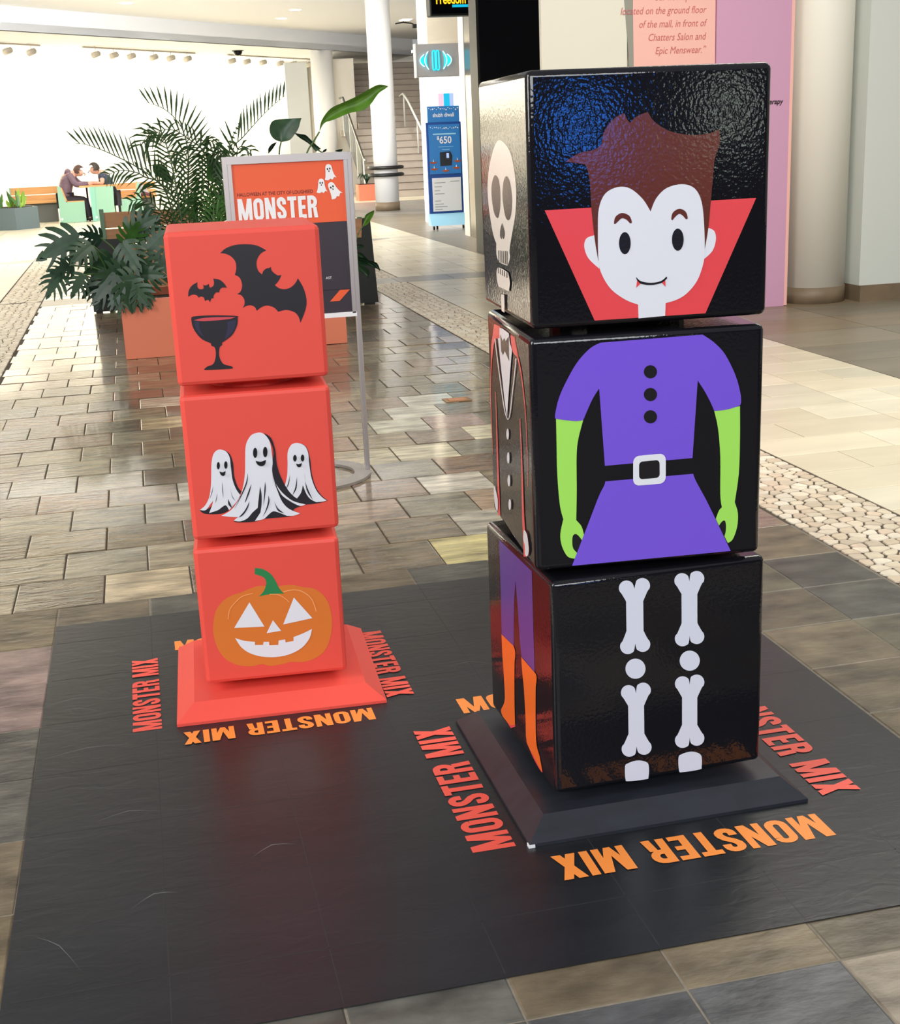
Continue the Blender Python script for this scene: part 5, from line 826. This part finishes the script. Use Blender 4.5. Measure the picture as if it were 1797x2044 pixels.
for k in range(22):
    a = random.uniform(-1, 1); x0 = .68+random.uniform(-.22, .3); h = random.uniform(.35, .78); sp = a*random.uniform(.1, .42)+.05
    frond([(x0, .36), (x0+sp*.25, .36+h*.55), (x0+sp*.7, .36+h*.92), (x0+sp*1.3, .36+h*.98), (x0+sp*1.75, .36+h*.82)], 10.05+random.uniform(-.25, .25), random.uniform(.12, .19), 2, random.uniform(-.3, .3), M['leaf_palm'] if k % 3 else M['leaf_mid'])
t = empty('monstera_plant', (.1, 9.9, .36), 0, 'split-leaved monstera spilling over the left end of the coral planter', 'plant'); inv = Matrix.Translation(-Vector(t.location))
def monstera(cx, Y, cz, R_, ang, m):
    bm = B(); a = math.radians(ang); ax = Vector((math.cos(a), 0, math.sin(a))); ay = Vector((-math.sin(a), random.uniform(-.5, .5), math.cos(a))).normalized(); nz = ax.cross(ay)
    ax = (ax+Vector((0, random.uniform(-.5, .2), 0))).normalized()
    def P(u, v): d = u*u+v*v; return Vector((cx, Y, cz))+ax*u*R_+ay*v*R_*.85+nz*R_*(-.16*v*v+.10*abs(v))-Vector((0, 0, R_*.10*d))
    n = 12; mid = [P(-.42+1.42*i/n, 0) for i in range(n+1)]
    for sd in (1, -1):
        # fused inner part of the blade
        A = [bm.verts.new(p) for p in mid]; C = [bm.verts.new(P(-.5+1.45*i/n-.03, sd*.30*math.sin(math.pi*min(1, (i+1.2)/(n+1.2)))**.6)) for i in range(n+1)]
        for i in range(n): bm.faces.new((A[i], A[i+1], C[i+1], C[i]))
        for k in range(4):      # separate lobes
            u0 = (-.40, -.12, .18, .46)[k]; w_ = (.105, .105, .10, .09)[k]; ln = (.88, .98, .86, .52)[k]; rows = []
            for j in range(7):
                q = j/6; v = .12+(ln-.12)*q; uu = u0+(.34 if k else .12)*q*q+.14*q; ww = w_*(.62+.55*math.sin(math.pi*min(1, .18+.62*q)))*(1 if j < 6 else .25)
                rows.append([bm.verts.new(P(uu-ww, sd*v)), bm.verts.new(P(uu+ww, sd*v))])
            for r0, r1 in zip(rows, rows[1:]): bm.faces.new((r0[0], r0[1], r1[1], r1[0]))
        tip = [bm.verts.new(p) for p in (P(.72, 0), P(.78, sd*.20), P(.95, sd*.14), P(1.12, 0))]; bm.faces.new(tip)
    bmesh.ops.transform(bm, matrix=inv, verts=bm.verts[:]); ob('leaf', bm, m, t, True)
    b = Vector((cx, Y, cz))-ax*R_*.4; e = Vector((MBASE[0]+random.uniform(-.12, .12), MBASE[1]+random.uniform(0, .15), .36)); md = b.lerp(e, .5)+Vector((0, -.03, .08)); bm = B()
    tube(bm, [b, b.lerp(md, .5)+Vector((0, 0, .02)), md, md.lerp(e, .5)+Vector((0, 0, .01)), e], .006, 5); bmesh.ops.transform(bm, matrix=inv, verts=bm.verts[:]); ob('petiole', bm, M['stem'], t, True)
for k, (x, Y, z, R_, ang) in enumerate(MONSTERA): monstera(x, Y, z, R_*1.05, ang, M[('leaf_dark', 'leaf_deep', 'leaf_dark', 'leaf_mid' if k == 15 or k == 8 else 'leaf_dark')[k % 4] if k > 3 else ('leaf_deep' if k == 2 else 'leaf_dark')])
# ------------------------------------------------------------------ benches behind the planter
def wood_bench(name, x0, x1, y, label, h, panels, m='wood_shade'):
    t = empty(name, (0, y, 0), 0, label, 'bench')
    for px_ in panels:
        bm = B(); prism(bm, [(-.10, .002), (.62, .002), (.62, .40), (.12, .42), (.02, h), (-.02, h)], 0, px_-.02, px_+.02); ob('end_panel', bm, M['mint_dark'], t)
    n = max(3, int((h-.15)/.15)); 
    for k in range(n):
        z0 = .14+k*(h-.16)/n; off = -.06+.07*k/n
        o = box('slat', x0+.02, x1-.02, off-.012, off+.012, z0, z0+(h-.16)/n-.012, M[m], t)
    for k in range(3): box('seat_slat', x0+.02, x1-.02, .12+k*.16, .27+k*.16, .40, .43, M[m], t)
    return t
wood_bench('bench', -.30, .60, 12.9, 'brown slatted bench behind the monstera', .92, (-.28, .58))
wood_bench('bench', 1.35, 2.04, 12.2, 'slatted bench at the right end of the planter with dark side panel', .76, (1.37, 2.02))
bm = B(); prism(bm, [(-.44, .012), (-.12, .012), (-.12, .66), (-.425, .66)], 1, 12.62, 12.68); t = ob('screen_board', bm, M['panel_black']); props(t, 'dark upright board at the left end of the brown bench', 'board')
bm = B(); bx(bm, -.42, -.36, 12.6, 12.7, 0, .014); bx(bm, -.2, -.14, 12.6, 12.7, 0, .014); ob('foot', bm, M['rubber'], t)
bm = B(); prism(bm, [(1.72, .014), (2.095, .014), (2.06, .745), (2.02, .765), (1.93, .765)], 1, 11.86, 11.93); t = ob('screen_board', bm, M['panel_black']); props(t, 'dark tapering board at the right end of the planter', 'board')
bm = B(); bx(bm, 1.96, 2.06, 11.84, 11.95, 0, .016); ob('foot', bm, M['rubber'], t); bm = B(); prism(bm, [(1.86, .60), (1.97, .60), (1.985, .762), (1.93, .765)], 1, 11.845, 11.86); ob('wood_face', bm, M['wood_shade'], t)
# brass floor box
t = empty('floor_box', (1.685, 7.16, 0), 0, 'small brass floor outlet plate in the slate between the towers', 'floor outlet'); box('frame', -.075, .075, -.06, .06, 0, .003, M['brass'], t); box('lid', -.05, .05, -.035, .035, .003, .005, mat('copper_lid', hexc(190, 130, 90), .4), t)
# ------------------------------------------------------------------ far seating group
def shift(poly, y0): return [(a, b) for a, b in poly]
def side_chair(name, key, label, dirx):
    Y, P = FAR[key]; zmin = min(p[1] for p in P); P = [(a, max(.004, b-max(0, zmin)*0)) for a, b in P]; cx = sum(p[0] for p in P)/len(P)
    t = empty(name, (cx, Y, 0), 0, label, 'chair'); Q = [(a-cx, b) for a, b in P]
    for yy in (0, .52): bm = B(); prism(bm, Q, 1, yy, yy+.035); ob('side_panel', bm, M['mint'], t)
    return t, Q
t, Q = side_chair('lounge_chair', 'chair', 'mint-sided chair holding the person in the purple jacket', 1)
box('seat_slats', Q[2][0]-.02, Q[3][0], .03, .53, .40, .44, M['wood'], t)
bm = B(); prism(bm, [(Q[1][0]-.01, .72), (Q[1][0]+.03, .72), (Q[2][0]+.03, .42), (Q[2][0]-.02, .42)], 1, .03, .53); ob('back_slats', bm, M['wood'], t)
box('tag', Q[5][0]+.02, Q[5][0]+.06, -.004, 0, .06, .10, M['print_white'], t)
t, Q = side_chair('lounge_chair', 'chair2', 'mint-sided chair with its tall back nearest the palm', -1)
box('seat_slats', Q[5][0], Q[6][0], .03, .53, .36, .40, M['wood'], t); bm = B(); prism(bm, [(Q[6][0]-.02, .40), (Q[6][0]+.02, .40), (Q[0][0]+.02, .76), (Q[0][0]-.02, .76)], 1, .03, .53); ob('back_slats', bm, M['wood'], t)
Y, P = FAR['table']; t = empty('table', (P[0][0], Y, 0), 0, 'mint slab table with a wooden top between the two seated people', 'table'); Q = [(a-P[0][0], max(.004, b)) for a, b in P]
bm = B(); prism(bm, Q, 1, 0, .06); ob('slab_leg', bm, M['mint'], t); bm = B(); prism(bm, [(Q[0][0], Q[0][1]), (Q[0][0]+.11, Q[0][1]), (Q[3][0]+.08, .004), (Q[3][0], .004)], 1, -.05, 0); ob('leg_facet', bm, mat('mint_facet', hexc(128, 186, 166), .5), t)
box('tabletop', -.20, .58, .05, .85, .70, .74, M['wood'], t); bm = B(); tube(bm, [(-.06, .3, 0), (-.06, .3, .70)], .02, 8); ob('post', bm, M['dark_metal'], t)
box('tag', Q[3][0]+.06, Q[3][0]+.10, -.056, -.05, .07, .11, M['print_white'], t)
def far_bench(kb, ks, kbase, label, xr=None):
    Yb, Pb = FAR[kb]; Ys, Ps = FAR[ks]; Yd, Pd = FAR[kbase]; x0, x1 = Pb[0][0], max(Pb[1][0], Ps[1][0]); t = empty('long_bench', (x0, Yb, 0), 0, label, 'bench'); L = x1-x0
    zt, zb = Pb[0][1], min(Pb[2][1], Pb[3][1])
    for k in range(2): z0 = zb+(zt-zb)*k/2; box('back_slat', 0, L, .0, .04, z0+.008, z0+(zt-zb)/2-.008, M['wood'], t)
    for k in range(2): box('seat_slat', 0, L, -.46+k*.22, -.26+k*.22, .40, .45, M['wood'], t)
    box('plinth', .05, L-.05, -.34, .0, .004, .40, M['grey_base'], t)
    bm = B(); bx(bm, -.03, 0, -.46, .05, .004, .45); bx(bm, -.03, 0, -.02, .05, .45, zt); ob('end_panel', bm, M['mint'], t); return t
far_bench('benchback', 'benchseat', 'benchbase', 'long oak wall bench left of the seated people')
far_bench('bench2back', 'bench2seat', 'bench2base', 'oak wall bench right of the seated people, half hidden by the palm')
Y, P = FAR['plantL']; x0, x1 = P[0][0]-.5, FAR['plantR'][1][2][0]; xm = P[2][0]
t = empty('planter', (xm, 27.65, 0), 0, 'dark blue-grey angular planter with lime leaves in the far left', 'planter')
bm = B(); prism(bm, [(-.95, .55), (0, 0), (x1-xm, .45), (x1-xm-.2, 1.1), (-.8, 1.2)], 2, .002, .42); ob('tub', bm, M['slate_planter'], t); 
bm = B(); prism(bm, [(-.85, .58), (0, .1), (x1-xm-.1, .48), (-.7, 1.1)], 2, .41, .43); ob('soil_bed', bm, M['soil'], t)
t = empty('potted_plant', (xm-.2, 28.0, .42), 0, 'lime green spiky leaved plant in the blue-grey planter', 'plant')
for k in range(46):
    a = random.uniform(0, 6.28); x0_ = random.choice((-.5, -.28, -.12, .12, .3))+random.uniform(-.06, .06); ln = random.uniform(.2, .46); up_ = random.uniform(.5, 1); dx, dy = math.cos(a)*.6*(1.2-up_), math.sin(a)*.4*(1.2-up_); bm = B(); sd_ = Vector((.032, .015, 0)); base = Vector((x0_, random.uniform(-.2, .2), 0)); R_ = []
    for j, w_ in ((0, .5), (.35, 1), (.7, .8), (1, .05)): p = base+Vector((dx*ln*j, dy*ln*j, up_*ln*j-.12*j*j*ln)); R_.append([bm.verts.new(p-sd_*w_), bm.verts.new(p+Vector((0, .01, -.008))), bm.verts.new(p+sd_*w_)])
    for r0, r1 in zip(R_, R_[1:]): bm.faces.new((r0[0], r0[1], r1[1], r1[0])); bm.faces.new((r0[1], r0[2], r1[2], r1[1]))
    ob('leaf', bm, M['leaf_lime' if k % 3 else 'leaf_mid'], t, True)
t = empty('planter', (5.70, 34.2, 0), 0, 'small coral planter at the foot of the stairs', 'planter'); bm = B(); prism(bm, [(-.26, -.2), (.26, -.2), (.26, .25), (-.26, .25)], 2, .002, .38); ob('tub', bm, M['terracotta'], t); box('soil_bed', -.23, .23, -.17, .22, .38, .39, M['soil'], t); t.location = (5.62, 32.4, 0)
t = empty('potted_plant', (5.60, 32.4, .39), 0, 'small dark plant in the coral planter by the stairs', 'plant')
for k in range(24):
    a = random.uniform(0, 6.28); ln = random.uniform(.15, .34); bm = B(); dv = Vector((math.cos(a), math.sin(a)*.5, 0)); sd_ = Vector((-math.sin(a), math.cos(a), .3))*.035; R_ = []
    for j, w_, hz in ((0, .3, 0), (.35, 1, .16), (.7, .8, .2), (1, .05, .1)): p = dv*ln*j+Vector((0, 0, hz+random.uniform(0, .04))); R_.append([bm.verts.new(p-sd_*w_), bm.verts.new(p+sd_*w_)])
    for r0, r1 in zip(R_, R_[1:]): bm.faces.new((r0[0], r0[1], r1[1], r1[0]))
    ob('leaf', bm, M['leaf_dark' if k % 3 else 'leaf_deep'], t, True)
bm = B(); Y, P = FAR['jacket']; prism(bm, P, 1, 30.3, 30.5); bmesh.ops.bevel(bm, geom=[e for e in bm.edges], offset=.03, segments=1, affect='EDGES'); t = ob('jacket', bm, M['jacket_grey'], None, True); props(t, 'pale grey quilted jacket left on the right bench', 'jacket')
bm = B(); a, b = P[2]; tube(bm, [(a-.22, 30.24, b-.02), (a-.12, 30.22, b+.015), (a, 30.24, b-.02)], .035, 8); ob('lining', bm, M['maroon'], t, True)
# ------------------------------------------------------------------ seated people
def skin_mesh(name, nodes, edges, m, parent, lvl=1):
    me = bpy.data.meshes.new(name); names = list(nodes); me.from_pydata([nodes[k][:3] for k in names], [(names.index(a), names.index(b)) for a, b in edges], []); o = link_mesh(name, me, m, parent)
    sk = o.modifiers.new('skin', 'SKIN'); sk.use_smooth_shade = True
    for i, k in enumerate(names):
        r_ = nodes[k][3]; r_ = r_ if isinstance(r_, tuple) else (r_, r_); me.skin_vertices[0].data[i].radius = r_; me.skin_vertices[0].data[i].use_root = (i == 0)
    ss = o.modifiers.new('subd', 'SUBSURF'); ss.levels = lvl; ss.render_levels = lvl
    return o
def person(D, Y, label, hair, top, face, short):
    P = {k: Vector((v[0], 0, v[1])) for k, v in D.items()}; c = P['hip'].copy(); c.z = 0
    t = empty('person', (c.x, Y, 0), 0, label, 'person'); q = lambda k, y=0, dz=0, dx=0: (P[k].x-c.x+dx, y, P[k].z+dz)
    hd = P['head']; s = face
    N = {'hip': (*q('hip', .0), (.15, .13)), 'waist': (*q('waist'), (.15, .12)), 'chest': (*q('chest'), (.17, .13)), 'sh': (*q('sh', 0), (.10, .09)), 'neck': (*q('neck'), .058), 'head': (*q('head', 0, -.02), (.095, .085)), 'crown': (*q('head', 0, .07, -s*.01), (.085, .08)), 'chin': (*q('head', 0, -.085, s*.055), (.045, .045))}
    E = [('hip', 'waist'), ('waist', 'chest'), ('chest', 'sh'), ('sh', 'neck'), ('neck', 'head'), ('head', 'crown'), ('head', 'chin')]
    A, AE, Lg, LE = {}, [], {}, []
    for i, yy in ((0, -.2), (1, .2)):
        u = str(i); dx = .0 if i == 0 else s*.06
        A['s'+u] = (*q('sh', yy*.85, -.03), .065); A['e'+u] = (*q('elbow', yy*1.25, 0, dx), .052); A['w'+u] = (*q('wrist', yy*.55, 0, dx*.5), .038); A['h'+u] = (*q('hand', yy*.35, 0, dx*.3), (.042, .022)); A['f'+u] = (*q('hand', yy*.25, -.015, s*.05), (.03, .014))
        AE += [('sh', 's'+u), ('s'+u, 'e'+u), ('e'+u, 'w'+u), ('w'+u, 'h'+u), ('h'+u, 'f'+u)]
        Lg['t'+u] = (*q('hip', yy*.5), .095); Lg['k'+u] = (*q('knee', yy*.55), .068); Lg['a'+u] = (*q('ankle', yy*.5, .02), .045); Lg['o'+u] = (*q('toe', yy*.5, .0), .036)
        LE += [('hip', 't'+u), ('t'+u, 'k'+u), ('k'+u, 'a'+u), ('a'+u, 'o'+u)]
    for k in list(Lg):
        x, y, z, r_ = Lg[k]; Lg[k] = (x, y, max(z, .05 if k[0] in 'oa' else z), r_)
    skin_mesh('body', {**N, **A, **Lg}, E+AE+LE, M['skin'], t)
    g = 1.16; fat = lambda r_: tuple(a*g+.006 for a in r_) if isinstance(r_, tuple) else r_*g+.008
    T = {k: (*N[k][:3], fat(N[k][3])) for k in ('hip', 'waist', 'chest', 'sh')}; TE = [('hip', 'waist'), ('waist', 'chest'), ('chest', 'sh')]
    T['hip'] = (T['hip'][0]-s*.02, T['hip'][1], T['hip'][2]-.03, (.205, .19))
    for u in '01':
        T['s'+u] = (*A['s'+u][:3], fat(A['s'+u][3])); TE.append(('sh', 's'+u))
        e = Vector(A['e'+u][:3]); sv = Vector(A['s'+u][:3])
        if short: m_ = sv.lerp(e, .62); T['m'+u] = (*m_, fat(.056)); TE.append(('s'+u, 'm'+u))
        else: T['e'+u] = (*e, fat(.055)); T['w'+u] = (*A['w'+u][:3], fat(.040)); TE += [('s'+u, 'e'+u), ('e'+u, 'w'+u)]
    skin_mesh('shirt' if short else 'quilted_jacket', T, TE, M[top], t)
    if not short: hdv = Vector(N['neck'][:3]); bm = B(); tube(bm, [hdv+Vector((-s*.12, yy, .02-abs(yy)*.3)) for yy in (-.11, -.05, 0, .05, .11)], .072, 8); ob('hood', bm, M[top], t, True)
    skin_mesh('trousers', {'hip': (*N['hip'][:3], fat(N['hip'][3])), **{k: (*v[:3], fat(v[3])) for k, v in Lg.items() if k[0] != 'o'}}, [e for e in LE if 'o' not in e[1]], M['trouser'], t)
    for u in '01':
        a_, b_ = Vector(Lg['a'+u][:3]), Vector(Lg['o'+u][:3]); bm = B(); tube(bm, [a_-Vector((s*.07, 0, -.005)), a_, (a_+b_)/2, b_+Vector((s*.05, 0, 0))], .05, 8, False, .036); ob('shoe', bm, M['shoe'], t, True)
    hc = Vector(N['head'][:3]); bm = B(); bmesh.ops.create_icosphere(bm, subdivisions=3, radius=1.0); kill = []
    for v in bm.verts:
        if not ((v.co.x*s < .30 and v.co.z > -.50) or v.co.z > .42): kill.append(v)
    bmesh.ops.delete(bm, geom=kill, context='VERTS')
    for v in bm.verts: v.co = Vector((v.co.x*.122-s*.012, v.co.y*.112, v.co.z*.135+.032))+hc
    ob('hair', bm, M[hair], t, True)
    for yy in (-.035, .035):
        bm = B(); bmesh.ops.create_uvsphere(bm, u_segments=8, v_segments=6, radius=.012); bmesh.ops.translate(bm, verts=bm.verts[:], vec=hc+Vector((s*.088, yy, -.01))); ob('eye', bm, M['hair_dark'], t, True)
    bm = B(); tube(bm, [hc+Vector((s*.085, 0, 0)), hc+Vector((s*.118, 0, -.045)), hc+Vector((s*.085, 0, -.055))], .014, 6); ob('nose', bm, M['skin'], t, True)
person(PA, 29.72, 'person in a purple quilted jacket bent over the table', 'hair_brown', 'jacket_purple', 1, False)
person(PB, 29.75, 'person in a navy shirt leaning elbows on the table', 'hair_dark', 'tee_navy', -1, True)
# ------------------------------------------------------------------ groups of repeats
GROUPS = dict(block_tower='turning block towers on the mat', track_light='track lights along the back wall', downlight='recessed ceiling downlights', lounge_chair='mint-sided chairs at the table', long_bench='oak benches along the back wall', bench='slatted benches behind the planter', screen_board='dark boards at the bench ends', pillar='white pillars near the stairs')
for o in list(bpy.data.objects):
    k = o.name.split('.')[0]
    if o.parent is None and k in GROUPS and 'category' in o: o['group'] = GROUPS[k]
